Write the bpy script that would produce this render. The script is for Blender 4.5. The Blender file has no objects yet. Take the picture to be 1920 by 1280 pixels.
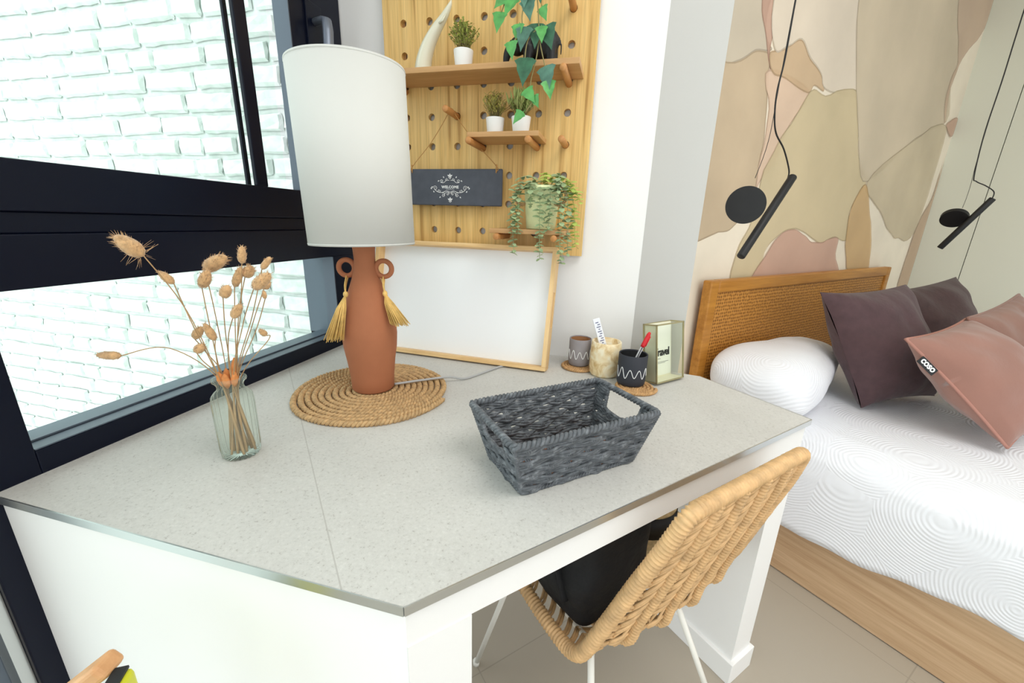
import bpy, bmesh, math, random
from mathutils import Vector, Matrix, noise
random.seed(7)
sc = bpy.context.scene
col = sc.collection
PI = math.pi

# ------------------------------------------------------------------ camera, world, light, exposure
F = Vector((-0.229786, 0.931669, -0.281474)); R = Vector((0.968404, 0.247554, 0.028966)); D = Vector((0.096667, -0.265924, -0.959135))
cd = bpy.data.cameras.new('camera'); cam = bpy.data.objects.new('camera', cd); col.objects.link(cam)
cam.matrix_world = Matrix(((R.x, -D.x, -F.x, 0), (R.y, -D.y, -F.y, 0), (R.z, -D.z, -F.z, 1.155), (0, 0, 0, 1)))
cd.sensor_width = 36; cd.lens = 36 * 759.05 / 1920; cd.clip_start = 0.01
sc.camera = cam
sc.view_settings.view_transform = 'Standard'; sc.view_settings.look = 'None'
sc.view_settings.gamma = 1; sc.view_settings.use_curve_mapping = False
sc.view_settings.exposure = 0.80
sc.cycles.transparent_max_bounces = 24
w = bpy.data.worlds.new('daylight'); sc.world = w; w.use_nodes = True
nt = w.node_tree; bg = nt.nodes['Background']
tc = nt.nodes.new('ShaderNodeTexCoord'); sp = nt.nodes.new('ShaderNodeSeparateXYZ'); rp = nt.nodes.new('ShaderNodeValToRGB')
nt.links.new(tc.outputs['Generated'], sp.inputs[0]); nt.links.new(sp.outputs['Z'], rp.inputs[0])
rp.color_ramp.elements[0].position = 0.0; rp.color_ramp.elements[0].color = (0.52, 0.545, 0.555, 1)
rp.color_ramp.elements[1].position = 0.6; rp.color_ramp.elements[1].color = (0.90, 0.968, 1.0, 1)
nt.links.new(rp.outputs[0], bg.inputs[0]); bg.inputs[1].default_value = 1.6
def area(name, loc, target, sx, sy, power, colr=(1, 1, 1)):
    l = bpy.data.lights.new(name, 'AREA'); l.shape = 'RECTANGLE'; l.size = sx; l.size_y = sy; l.energy = power; l.color = colr
    o = bpy.data.objects.new(name, l); col.objects.link(o); o.location = loc
    o.rotation_euler = (Vector(target) - Vector(loc)).to_track_quat('-Z', 'Y').to_euler()
    return o
area('fill_light', (0.9, 0.2, 2.55), (0.9, 0.3, 0), 1.2, 1.2, 14, (1, .98, .95))  # added fill lamp, out of view, to brighten the interior

# ------------------------------------------------------------------ frames
BD = Vector((-0.717029, 0.697043, 0)); HD = Vector((0.697043, 0.717029, 0)); AH = math.atan2(HD.y, HD.x)
def bh(b, h, z=0): return BD * b + HD * h + Vector((0, 0, z))
MBH = Matrix.Rotation(AH, 4, 'Z')          # local x = H, local y = B

# ------------------------------------------------------------------ materials
def s2l(c):
    return tuple(((x / 255) / 12.92 if x / 255 <= 0.04045 else ((x / 255 + 0.055) / 1.055) ** 2.4) for x in c)
class NT:
    def __init__(s, name):
        s.m = bpy.data.materials.new(name); s.m.use_nodes = True; s.t = s.m.node_tree; s.p = s.t.nodes['Principled BSDF']
        s.out = s.t.nodes['Material Output']
    def n(s, kind, **kw):
        x = s.t.nodes.new('ShaderNode' + kind)
        for k, v in kw.items():
            if k.startswith('i_'): x.inputs[k[2:].replace('_', ' ')].default_value = v
            else: setattr(x, k, v)
        return x
    def l(s, a, b): s.t.links.new(a, b)
    def coords(s, scale=(1, 1, 1), rot=(0, 0, 0), kind='Object'):
        c = s.n('TexCoord'); mp = s.n('Mapping'); mp.inputs['Scale'].default_value = scale; mp.inputs['Rotation'].default_value = rot
        s.l(c.outputs[kind], mp.inputs[0]); return mp.outputs[0]
    def ramp(s, fac, stops):
        r = s.n('ValToRGB'); e = r.color_ramp.elements
        while len(e) < len(stops): e.new(0.5)
        for k, (p, c) in enumerate(stops): e[k].position = p; e[k].color = (*c, 1) if len(c) == 3 else c
        s.l(fac, r.inputs[0]); return r.outputs[0]
    def bump(s, h, strength=0.3, dist=0.002):
        b = s.n('Bump'); b.inputs['Strength'].default_value = strength; b.inputs['Distance'].default_value = dist
        s.l(h, b.inputs['Height']); s.l(b.outputs[0], s.p.inputs['Normal'])
    def math(s, op, a, b=None, c=None):
        m = s.n('Math', operation=op)
        for i, v in enumerate((a, b, c)):
            if v is None: continue
            if isinstance(v, (int, float)): m.inputs[i].default_value = v
            else: s.l(v, m.inputs[i])
        return m.outputs[0]
def mat(name, c, rough=0.6, metal=0, noise_s=None, amt=0.1, bump_s=None, bump=0.2, bdist=0.002, spec=0.5, scale=(1, 1, 1), sheen=0, coat=0):
    t = NT(name); c = s2l(c); p = t.p
    p.inputs['Base Color'].default_value = (*c, 1); p.inputs['Roughness'].default_value = rough; p.inputs['Metallic'].default_value = metal
    p.inputs['Specular IOR Level'].default_value = spec; p.inputs['Sheen Weight'].default_value = sheen; p.inputs['Coat Weight'].default_value = coat
    co = t.coords(scale)
    if noise_s:
        nz = t.n('TexNoise'); nz.inputs['Scale'].default_value = noise_s; nz.inputs['Detail'].default_value = 6; t.l(co, nz.inputs['Vector'])
        t.l(t.ramp(nz.outputs['Fac'], [(0.3, tuple(x * (1 - amt) for x in c)), (0.7, tuple(min(1, x * (1 + amt)) for x in c))]), p.inputs['Base Color'])
    if bump_s:
        nb = t.n('TexNoise'); nb.inputs['Scale'].default_value = bump_s; nb.inputs['Detail'].default_value = 4; t.l(co, nb.inputs['Vector'])
        t.bump(nb.outputs['Fac'], bump, bdist)
    return t.m
def wood(name, c1, c2, axis='X', fine=90, rough=0.5, stretch=14):
    """wood whose grain runs along one object axis"""
    t = NT(name); c1 = s2l(c1); c2 = s2l(c2); k = [1, 1, 1]; k['XYZ'.index(axis)] = 1 / stretch
    co = t.coords(k)
    n1 = t.n('TexNoise'); n1.inputs['Scale'].default_value = fine; n1.inputs['Detail'].default_value = 5; n1.inputs['Roughness'].default_value = 0.65; t.l(co, n1.inputs['Vector'])
    n2 = t.n('TexNoise'); n2.inputs['Scale'].default_value = fine / 5; n2.inputs['Detail'].default_value = 3; n2.inputs['Distortion'].default_value = 0.6; t.l(co, n2.inputs['Vector'])
    mx = t.math('MULTIPLY_ADD', n1.outputs['Fac'], 0.5, t.math('MULTIPLY', n2.outputs['Fac'], 0.5))
    t.l(t.ramp(mx, [(0.36, c1), (0.62, c2)]), t.p.inputs['Base Color'])
    t.p.inputs['Roughness'].default_value = rough; t.bump(n1.outputs['Fac'], 0.06, 0.0008)
    return t.m
M = {}
M['white'] = mat('white_paint', (243, 242, 240), 0.6, bump_s=300, bump=0.05, spec=0.3)
M['pillar'] = mat('shaded_white_paint', (206, 204, 201), 0.7, bump_s=250, bump=0.05, spec=0.3)  # wall white made greyer: the pillar's dimmer light is put into the colour
M['deskwhite'] = mat('masonry_white_paint', (244, 243, 241), 0.55, bump_s=60, bump=0.06, spec=0.3)
M['ceil'] = mat('ceiling_white', (245, 245, 245), 0.8)
M['silver'] = mat('brushed_aluminium', (205, 208, 208), 0.28, 0.9)
M['black_alu'] = mat('black_aluminium', (6, 12, 30), 0.36, 0.0, spec=0.22)
M['grey_alu'] = mat('grey_aluminium', (92, 102, 114), 0.4, 0.3)
M['grey_metal'] = mat('grey_handle_metal', (120, 128, 142), 0.35, 0.4)
M['black'] = mat('matte_black', (18, 18, 20), 0.55, bump_s=400, bump=0.05)
M['black_cloth'] = mat('black_cloth', (10, 11, 15), 0.75, noise_s=8, amt=0.5, bump_s=30, bump=0.4, bdist=0.01)
M['dowel'] = wood('dowel_wood', (180, 120, 62), (206, 148, 88), 'Y', 120)
M['shelf'] = wood('shelf_wood', (186, 140, 88), (208, 164, 112), 'X', 100)
M['traywood'] = wood('tray_pine', (216, 172, 112), (240, 204, 148), 'X', 110, 0.45)
M['traywhite'] = mat('tray_white_board', (246, 247, 248), 0.35)
M['trayend'] = wood('tray_pine_end', (216, 172, 112), (240, 204, 148), 'Y', 110, 0.45)
M['teakpost'] = wood('headboard_teak_upright', (164, 104, 30), (204, 142, 58), 'Z', 60, 0.4)
M['teak'] = wood('headboard_teak', (164, 104, 30), (204, 142, 58), 'X', 60, 0.4)
M['oak'] = wood('bed_oak', (178, 142, 106), (214, 182, 146), 'Y', 70, 0.5, 18)
M['cratewood'] = wood('crate_wood', (198, 142, 92), (220, 168, 118), 'X', 60)
M['terracotta'] = mat('terracotta', (172, 110, 78), 0.75, noise_s=14, amt=0.06, bump_s=420, bump=0.12, bdist=0.001, spec=0.2)
M['jute'] = mat('jute_rope', (196, 160, 114), 0.8, noise_s=90, amt=0.28, bump_s=500, bump=0.4)
M['cork'] = mat('jute_coaster', (194, 152, 104), 0.8, noise_s=120, amt=0.25, bump_s=500, bump=0.4)
M['gold'] = mat('mustard_thread', (230, 190, 112), 0.6, noise_s=60, amt=0.2)
M['cord'] = mat('thin_cord', (190, 140, 80), 0.8)
M['greycord'] = mat('grey_cable', (176, 176, 176), 0.5)
M['stem'] = mat('dry_stem', (176, 140, 98), 0.7, noise_s=40, amt=0.2)
M['tail'] = mat('bunny_tail_fluff', (206, 164, 116), 0.9, noise_s=160, amt=0.22, bump_s=500, bump=0.6, sheen=0.4)
M['ceramic'] = mat('white_ceramic', (240, 239, 236), 0.4, spec=0.5)
M['cream'] = mat('cream_glaze', (222, 218, 196), 0.25, coat=0.3)
M['leaf_dark'] = mat('leaf_dark_green', (52, 100, 72), 0.5, noise_s=60, amt=0.35)
M['leaf_mid'] = mat('leaf_bright_green', (88, 160, 84), 0.45, noise_s=60, amt=0.3)
M['leaf_blue'] = mat('leaf_blue_green', (82, 124, 106), 0.5, noise_s=50, amt=0.35)
M['leaf_olive'] = mat('leaf_olive', (186, 180, 98), 0.6, noise_s=80, amt=0.4)
M['leaf_boxwood'] = mat('leaf_boxwood', (172, 182, 96), 0.6, noise_s=80, amt=0.45)
M['euc'] = mat('leaf_eucalyptus', (156, 176, 132), 0.6, noise_s=50, amt=0.3)
M['euc_light'] = mat('leaf_eucalyptus_young', (176, 194, 96), 0.6, noise_s=50, amt=0.25)
M['vinestem'] = mat('vine_stem', (138, 128, 80), 0.7)
M['greenpot'] = mat('pale_green_pot', (240, 246, 190), 0.6, noise_s=30, amt=0.12, bump_s=40, bump=0.3)
M['slate'] = mat('slate', (78, 82, 92), 0.7, noise_s=40, amt=0.12, bump_s=150, bump=0.15)
M['print_white'] = mat('white_print', (238, 238, 238), 0.7)
M['greymug'] = mat('grey_stoneware', (142, 136, 138), 0.7, noise_s=40, amt=0.06)
M['brownglaze'] = mat('brown_inside_glaze', (168, 120, 80), 0.4)
M['blackmug'] = mat('black_stoneware', (44, 46, 54), 0.7)
M['whiteplastic'] = mat('white_plastic', (238, 240, 246), 0.35)
M['markgrey'] = mat('grey_print', (120, 122, 150), 0.6)
M['redplastic'] = mat('red_plastic', (206, 16, 30), 0.35)
M['brass'] = mat('pale_brass', (178, 168, 130), 0.35, 0.7)
M['paper'] = mat('white_paper', (236, 238, 228), 0.7)
M['ink'] = mat('black_ink', (30, 30, 32), 0.7)
M['whitemetal'] = mat('white_powder_coat', (236, 234, 226), 0.4)
M['rattan'] = mat('rattan_wrap', (214, 174, 124), 0.5, noise_s=50, amt=0.2, bump_s=300, bump=0.2)
M['straw'] = mat('straw', (214, 186, 136), 0.8, noise_s=120, amt=0.2, bump_s=300, bump=0.3)
M['purple'] = mat('dark_plum_linen', (82, 59, 62), 0.85, noise_s=30, amt=0.12, bump_s=45, bump=0.35, bdist=0.006, sheen=0.15)
M['plum2'] = mat('dark_brown_linen', (74, 52, 52), 0.85, noise_s=30, amt=0.12, bump_s=45, bump=0.35, bdist=0.006, sheen=0.15)
M['brown'] = mat('dusty_brown_velvet', (154, 110, 96), 0.8, noise_s=6, amt=0.08, bump_s=25, bump=0.3, bdist=0.006, sheen=0.3)
M['brown2'] = mat('dull_brown_velvet', (142, 104, 90), 0.8, noise_s=6, amt=0.08, bump_s=25, bump=0.3, bdist=0.006, sheen=0.3)
M['pattern'] = mat('speckled_boucle', (170, 150, 108), 0.9, noise_s=50, amt=0.6, bump_s=60, bump=0.6, bdist=0.008)
M['yellow'] = mat('yellow_green_plastic', (206, 206, 40), 0.4)
M['grout'] = mat('dark_gap', (60, 58, 56), 0.8)
M['plastic_clear'] = mat('pen_barrel', (214, 214, 216), 0.15)

def glassmat(name, tint, gloss=0.12):
    t = NT(name); tr = t.n('BsdfTransparent'); gl = t.n('BsdfGlossy'); mx = t.n('MixShader'); lw = t.n('LayerWeight')
    tr.inputs[0].default_value = (*tint, 1); gl.inputs['Roughness'].default_value = 0.02; lw.inputs[0].default_value = gloss
    t.l(lw.outputs['Fresnel'], mx.inputs[0]); t.l(tr.outputs[0], mx.inputs[1]); t.l(gl.outputs[0], mx.inputs[2]); t.l(mx.outputs[0], t.out.inputs[0])
    return t.m
def glassmat_milky(name, tint, gloss):
    m = glassmat(name, tint, gloss); nt_ = m.node_tree; out = nt_.nodes['Material Output']; src = out.inputs[0].links[0].from_socket
    df = nt_.nodes.new('ShaderNodeBsdfDiffuse'); df.inputs[0].default_value = (.62, .72, .62, 1); mx = nt_.nodes.new('ShaderNodeMixShader'); mx.inputs[0].default_value = .12
    nt_.links.new(src, mx.inputs[1]); nt_.links.new(df.outputs[0], mx.inputs[2]); nt_.links.new(mx.outputs[0], out.inputs[0]); return m
M['glass'] = glassmat('window_glass', (0.955, 1.0, 0.975), 0.05)
M['vaseglass'] = glassmat_milky('ribbed_glass', (0.95, 0.975, 0.95), 0.10)
M['frameglass'] = glassmat('frame_glass', (0.97, 0.98, 0.95), 0.1)
M['water'] = glassmat('vase_water', (0.96, 0.97, 0.92), 0.04)

def m_shade():
    t = NT('shade_fabric'); t.p.inputs['Base Color'].default_value = (*s2l((236, 236, 232)), 1); t.p.inputs['Roughness'].default_value = 0.9
    t.p.inputs['Specular IOR Level'].default_value = 0.1
    co = t.coords((900, 900, 900)); ck = t.n('TexNoise'); ck.inputs['Scale'].default_value = 1; t.l(co, ck.inputs['Vector']); t.bump(ck.outputs['Fac'], 0.15, 0.0005)
    tl = t.n('BsdfTranslucent'); tl.inputs[0].default_value = (0.9, 0.88, 0.82, 1); mx = t.n('MixShader'); mx.inputs[0].default_value = 0.25
    t.l(t.p.outputs[0], mx.inputs[1]); t.l(tl.outputs[0], mx.inputs[2]); t.l(mx.outputs[0], t.out.inputs[0]); return t.m
M['shade'] = m_shade()
def m_peg():
    t = NT('pegboard_ash_veneer'); co = t.coords((1, 0.2, 0.03))
    n1 = t.n('TexNoise'); n1.inputs['Scale'].default_value = 62; n1.inputs['Detail'].default_value = 2; t.l(co, n1.inputs['Vector'])
    n2 = t.n('TexNoise'); n2.inputs['Scale'].default_value = 260; n2.inputs['Detail'].default_value = 3; t.l(co, n2.inputs['Vector'])
    base = t.ramp(n1.outputs['Fac'], [(0.33, s2l((186, 142, 76))), (0.40, s2l((222, 180, 108))), (0.66, s2l((236, 198, 128)))])
    fine = t.ramp(n2.outputs['Fac'], [(0.35, (0.86, 0.85, 0.82)), (0.6, (1.03, 1.03, 1.03))])
    mx = t.n('MixRGB', blend_type='MULTIPLY'); mx.inputs[0].default_value = 1; t.l(base, mx.inputs[1]); t.l(fine, mx.inputs[2])
    t.l(mx.outputs[0], t.p.inputs['Base Color']); t.p.inputs['Roughness'].default_value = 0.5; return t.m
M['peg'] = m_peg()
def m_desk():
    t = NT('desk_porcelain_tile'); g = t.n('NewGeometry'); pos = g.outputs['Position']
    n1 = t.n('TexNoise'); n1.inputs['Scale'].default_value = 230; n1.inputs['Detail'].default_value = 3; n1.inputs['Roughness'].default_value = 0.7; t.l(pos, n1.inputs['Vector'])
    n2 = t.n('TexNoise'); n2.inputs['Scale'].default_value = 7; n2.inputs['Detail'].default_value = 3; t.l(pos, n2.inputs['Vector'])
    c1 = t.ramp(n1.outputs['Fac'], [(0.30, s2l((170, 166, 160))), (0.39, s2l((198, 196, 191))), (0.62, s2l((205, 203, 198))), (0.72, s2l((213, 211, 206)))])
    c2 = t.ramp(n2.outputs['Fac'], [(0.3, (0.95, 0.95, 0.95)), (0.7, (1.03, 1.03, 1.03))])
    mx = t.n('MixRGB', blend_type='MULTIPLY'); mx.inputs[0].default_value = 1; t.l(c1, mx.inputs[1]); t.l(c2, mx.inputs[2])
    dv = t.n('VectorMath', operation='DOT_PRODUCT'); t.l(pos, dv.inputs[0]); dv.inputs[1].default_value = HD
    ln = t.math('COMPARE', dv.outputs['Value'], 0.0335, 0.0009)
    m2 = t.n('MixRGB'); t.l(t.math('MULTIPLY', ln, 0.65), m2.inputs[0]); t.l(mx.outputs[0], m2.inputs[1]); m2.inputs[2].default_value = (*s2l((170, 166, 160)), 1)
    t.l(m2.outputs[0], t.p.inputs['Base Color']); t.p.inputs['Roughness'].default_value = 0.5; t.p.inputs['Specular IOR Level'].default_value = 0.3
    t.bump(n1.outputs['Fac'], 0.06, 0.001); return t.m
M['desk'] = m_desk()
def m_floor():
    t = NT('floor_porcelain'); co = t.coords((1, 1, 1), (0, 0, -AH), 'Object')
    br = t.n('TexBrick', offset=0.0); br.inputs['Scale'].default_value = 1; br.inputs['Brick Width'].default_value = 0.996; br.inputs['Row Height'].default_value = 0.6
    br.inputs['Mortar Size'].default_value = 0.0016; br.inputs['Mortar Smooth'].default_value = 0.1
    br.inputs['Color1'].default_value = (*s2l((175, 165, 150)), 1); br.inputs['Color2'].default_value = (*s2l((178, 168, 153)), 1); br.inputs['Mortar'].default_value = (*s2l((160, 151, 137)), 1)
    mp = t.n('Mapping'); mp.inputs['Location'].default_value = (-0.368, 0.50, 0); t.l(co, mp.inputs[0]); t.l(mp.outputs[0], br.inputs['Vector'])
    t.l(br.outputs['Color'], t.p.inputs['Base Color']); t.p.inputs['Roughness'].default_value = 0.4; return t.m
M['floor'] = m_floor()
def m_coverlet():
    t = NT('quilted_white_cotton'); t.p.inputs['Base Color'].default_value = (*s2l((240, 241, 246)), 1); t.p.inputs['Roughness'].default_value = 0.9; t.p.inputs['Specular IOR Level'].default_value = 0.1
    g = t.n('NewGeometry'); vo = t.n('TexVoronoi', feature='F1'); vo.inputs['Scale'].default_value = 3.6; t.l(g.outputs['Position'], vo.inputs['Vector'])
    s = t.math('SINE', t.math('MULTIPLY', vo.outputs['Distance'], 210)); t.bump(s, 0.26, 0.0025); return t.m
M['coverlet'] = m_coverlet()
def m_brick():
    t = NT('whitewashed_brick'); g = t.n('NewGeometry'); n1 = t.n('TexNoise'); n1.inputs['Scale'].default_value = 26; n1.inputs['Detail'].default_value = 6
    t.l(g.outputs['Position'], n1.inputs['Vector'])
    t.l(t.ramp(n1.outputs['Fac'], [(0.3, s2l((226, 235, 229))), (0.6, s2l((245, 248, 246)))]), t.p.inputs['Base Color'])
    t.p.inputs['Roughness'].default_value = 0.9; t.bump(n1.outputs['Fac'], 0.3, 0.008); return t.m
M['brick'] = m_brick()
def m_onyx():
    t = NT('honey_onyx'); co = t.coords(); vo = t.n('TexNoise'); vo.inputs['Scale'].default_value = 30; vo.inputs['Detail'].default_value = 5; vo.inputs['Distortion'].default_value = 1.5; t.l(co, vo.inputs['Vector'])
    t.l(t.ramp(vo.outputs['Fac'], [(0.3, s2l((206, 168, 110))), (0.5, s2l((238, 216, 172))), (0.65, s2l((248, 236, 208)))]), t.p.inputs['Base Color'])
    t.p.inputs['Roughness'].default_value = 0.35; return t.m
M['onyx'] = m_onyx()
def m_basket():
    t = NT('charcoal_paper_rope'); co = t.coords(); n1 = t.n('TexNoise'); n1.inputs['Scale'].default_value = 90; n1.inputs['Detail'].default_value = 2; t.l(co, n1.inputs['Vector'])
    t.l(t.ramp(n1.outputs['Fac'], [(0.3, s2l((76, 80, 84))), (0.55, s2l((98, 102, 107))), (0.72, s2l((126, 130, 134)))]), t.p.inputs['Base Color'])
    t.p.inputs['Roughness'].default_value = 0.7; t.bump(n1.outputs['Fac'], 0.4, 0.001); return t.m
M['basket'] = m_basket()
M['basketbase'] = mat('brown_basket_base', (128, 84, 62), 0.7, noise_s=40, amt=0.2)
def m_cane():
    t = NT('woven_cane'); co = t.coords((1, 1, 1)); ck = t.n('TexVoronoi', feature='F1'); ck.inputs['Scale'].default_value = 75; ck.inputs['Randomness'].default_value = 0.25; t.l(co, ck.inputs['Vector'])
    t.l(t.ramp(ck.outputs['Distance'], [(0.12, s2l((104, 62, 14))), (0.34, s2l((176, 116, 42))), (0.6, s2l((206, 146, 66)))]), t.p.inputs['Base Color'])
    t.p.inputs['Roughness'].default_value = 0.55; t.bump(ck.outputs['Distance'], 0.5, 0.003); return t.m
M['cane'] = m_cane()
def wash(name, c, a):          # translucent printed watercolour wash
    t = NT(name); c = s2l(c); nz = t.n('TexNoise'); nz.inputs['Scale'].default_value = 3.5; nz.inputs['Detail'].default_value = 7; g = t.n('NewGeometry'); t.l(g.outputs['Position'], nz.inputs['Vector'])
    t.l(t.ramp(nz.outputs['Fac'], [(0.3, tuple(x * 0.92 for x in c)), (0.7, tuple(min(1, x * 1.06) for x in c))]), t.p.inputs['Base Color'])
    t.p.inputs['Roughness'].default_value = 0.8; t.p.inputs['Alpha'].default_value = a; t.p.inputs['Specular IOR Level'].default_value = 0.2; return t.m

# ------------------------------------------------------------------ mesh builder
class MB:
    def __init__(s): s.v = []; s.f = []; s.sm = []; s.mi = []; s.M = None; s.cur = 0
    def add(s, vs, fs, smooth=False):
        o = len(s.v)
        for p in vs:
            p = Vector(p); s.v.append(s.M @ p if s.M is not None else p)
        for q in fs: s.f.append([o + i for i in q]); s.sm.append(smooth); s.mi.append(s.cur)
        return s
    def box(s, x0, x1, y0, y1, z0, z1):
        vs = [(x, y, z) for z in (z0, z1) for y in (y0, y1) for x in (x0, x1)]
        return s.add(vs, [(0, 2, 3, 1), (4, 5, 7, 6), (0, 1, 5, 4), (2, 6, 7, 3), (0, 4, 6, 2), (1, 3, 7, 5)])
    def prism(s, poly, z0, z1):
        n = len(poly); a = sum(poly[i][0] * poly[(i + 1) % n][1] - poly[(i + 1) % n][0] * poly[i][1] for i in range(n))
        if a < 0: poly = poly[::-1]
        vs = [(x, y, z0) for x, y in poly] + [(x, y, z1) for x, y in poly]
        return s.add(vs, [tuple(range(n))[::-1], tuple(range(n, 2 * n))] + [(i, (i + 1) % n, n + (i + 1) % n, n + i) for i in range(n)])
    def tube(s, pts, r, n=8, closed=False, caps=True, smooth=True, flat=1.0, up=None):
        P = [Vector(p) for p in pts]; k = len(P); rr = r if isinstance(r, (list, tuple)) else [r] * k
        T = []
        for i in range(k):
            a = P[(i - 1) % k] if (closed or i > 0) else P[i]; b = P[(i + 1) % k] if (closed or i < k - 1) else P[i]
            t = b - a; T.append(t.normalized() if t.length > 1e-9 else Vector((0, 0, 1)))
        u = up if up is not None else (Vector((0, 0, 1)) if abs(T[0].z) < 0.9 else Vector((1, 0, 0)))
        u = Vector(u); u = (u - T[0] * u.dot(T[0])).normalized(); vs = []
        for i in range(k):
            u = u - T[i] * u.dot(T[i]); u = u.normalized() if u.length > 1e-6 else T[i].orthogonal().normalized()
            w_ = T[i].cross(u)
            for j in range(n):
                a = 2 * PI * j / n; vs.append(P[i] + u * (math.cos(a) * rr[i] * flat) + w_ * (math.sin(a) * rr[i]))
        fs = []
        for i in range(k if closed else k - 1):
            for j in range(n):
                a = i * n + j; b = i * n + (j + 1) % n; c = ((i + 1) % k) * n + (j + 1) % n; d = ((i + 1) % k) * n + j
                fs.append((a, b, c, d))
        if caps and not closed: fs += [tuple(range(n))[::-1], tuple(range((k - 1) * n, k * n))]
        return s.add(vs, fs, smooth)
    def lathe(s, prof, n=32, c=(0, 0), rib=0, ribn=24, smooth=True, closed=False):
        vs = []; k = len(prof)
        for r, z in prof:
            for j in range(n):
                a = 2 * PI * j / n; q = r * (1 + rib * math.cos(ribn * a)); vs.append((c[0] + q * math.cos(a), c[1] + q * math.sin(a), z))
        fs = [(i * n + j, i * n + (j + 1) % n, ((i + 1) % k) * n + (j + 1) % n, ((i + 1) % k) * n + j) for i in range(k if closed else k - 1) for j in range(n)]
        if not closed: fs += [tuple(range(n))[::-1], tuple(range((k - 1) * n, k * n))]
        return s.add(vs, fs, smooth)
    def ball(s, c, r, n=12, m=8, smooth=True):
        if isinstance(r, (int, float)): r = (r, r, r)
        vs = [(c[0], c[1], c[2] - r[2])]
        for i in range(1, m):
            t = -PI / 2 + PI * i / m
            for j in range(n): vs.append((c[0] + r[0] * math.cos(t) * math.cos(2 * PI * j / n), c[1] + r[1] * math.cos(t) * math.sin(2 * PI * j / n), c[2] + r[2] * math.sin(t)))
        vs.append((c[0], c[1], c[2] + r[2])); L = len(vs) - 1
        fs = [(0, 1 + (j + 1) % n, 1 + j) for j in range(n)] + [(L, L - n + j, L - n + (j + 1) % n) for j in range(n)]
        fs += [(1 + i * n + j, 1 + i * n + (j + 1) % n, 1 + (i + 1) * n + (j + 1) % n, 1 + (i + 1) * n + j) for i in range(m - 2) for j in range(n)]
        return s.add(vs, fs, smooth)
    def patch(s, fn, nu, nv, smooth=True, flip=False):
        vs = [fn(i / nu, j / nv) for j in range(nv + 1) for i in range(nu + 1)]
        fs = []
        for j in range(nv):
            for i in range(nu):
                a = j * (nu + 1) + i; q = (a, a + 1, a + nu + 2, a + nu + 1); fs.append(q[::-1] if flip else q)
        return s.add(vs, fs, smooth)
    def disc(s, c, r, axis, n=24, th=0.02):
        a = Vector(axis).normalized(); return s.tube([Vector(c) - a * th / 2, Vector(c) - a * th / 2 * 0.999, Vector(c) + a * th / 2], r, n, smooth=False)
    def leaf(s, p, d, up, L, W, pts=((0.0, 0.0), (0.35, 1.0), (0.7, 0.7), (1.0, 0.0)), fold=0.25, droop=0.0):
        p = Vector(p); d = Vector(d).normalized(); up = Vector(up); sd = d.cross(up)
        sd = sd.normalized() if sd.length > 1e-5 else d.orthogonal().normalized(); nn = sd.cross(d)
        vs = []; fs = []
        for t, ww in pts:
            c = p + d * (L * t) - nn * (droop * L * t * t)
            vs += [c + sd * (W / 2 * ww) + nn * (fold * W / 2 * ww), c, c - sd * (W / 2 * ww) + nn * (fold * W / 2 * ww)]
        for i in range(len(pts) - 1):
            a = 3 * i; fs += [(a, a + 1, a + 4, a + 3), (a + 1, a + 2, a + 5, a + 4)]
        return s.add(vs, fs, True)
    def text(s, body, size, mtx, extrude=0.0003, spacing=1.0, offset=0.0, shear=0.0):
        cu = bpy.data.curves.new('lettering', 'FONT'); cu.body = body; cu.size = size; cu.extrude = extrude; cu.align_x = 'CENTER'; cu.align_y = 'CENTER'
        cu.space_character = spacing; cu.offset = offset; cu.resolution_u = 3; cu.shear = shear
        o = bpy.data.objects.new('lettering', cu); col.objects.link(o); dg = bpy.context.evaluated_depsgraph_get(); me = o.evaluated_get(dg).to_mesh()
        s.add([mtx @ v.co for v in me.vertices], [tuple(p.vertices) for p in me.polygons]); o.evaluated_get(dg).to_mesh_clear(); bpy.data.objects.remove(o); bpy.data.curves.remove(cu)
        return s
    def build(s, name, m, parent=None, loc=None, bevel=0, seg=2, rel=True, sub=0, remesh=0, solid=0, weld=False):
        """parts: vertices given in the frame of the parent (rel) ; top-level meshes: vertices around loc"""
        me = bpy.data.meshes.new(name)
        off = Vector(loc) if loc is not None else Vector()
        me.from_pydata([tuple(v - off) for v in s.v], [], s.f); 
        for i, p in enumerate(me.polygons): p.use_smooth = s.sm[i]; p.material_index = s.mi[i]
        for x in (m if isinstance(m, list) else [m]): me.materials.append(x)
        bm = bmesh.new(); bm.from_mesh(me)
        if weld: bmesh.ops.remove_doubles(bm, verts=bm.verts, dist=1e-5)
        bmesh.ops.recalc_face_normals(bm, faces=bm.faces); bm.to_mesh(me); bm.free()
        o = bpy.data.objects.new(name, me); col.objects.link(o); o.location = off
        if parent is not None: o.parent = parent
        if bevel:
            b = o.modifiers.new('bevel', 'BEVEL'); b.width = bevel; b.segments = seg; b.limit_method = 'ANGLE'; b.angle_limit = math.radians(40)
        if solid:
            b = o.modifiers.new('solidify', 'SOLIDIFY'); b.thickness = solid; b.offset = 0
        if remesh:
            b = o.modifiers.new('remesh', 'REMESH'); b.mode = 'VOXEL'; b.voxel_size = remesh; b.use_smooth_shade = True
            b = o.modifiers.new('smooth', 'SMOOTH'); b.factor = 0.5; b.iterations = 6
        if sub:
            b = o.modifiers.new('subdivision', 'SUBSURF'); b.levels = sub; b.render_levels = sub
        return o
def tag(o, label, cat, group=None):
    o['label'] = label; o['category'] = cat
    if group: o['group'] = group
    return o
def thing(name, label, cat, loc=(0, 0, 0), rz=0, group=None):
    o = bpy.data.objects.new(name, None); col.objects.link(o); o.location = loc; o.rotation_euler = (0, 0, rz); o.empty_display_size = 0.05
    return tag(o, label, cat, group)
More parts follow.
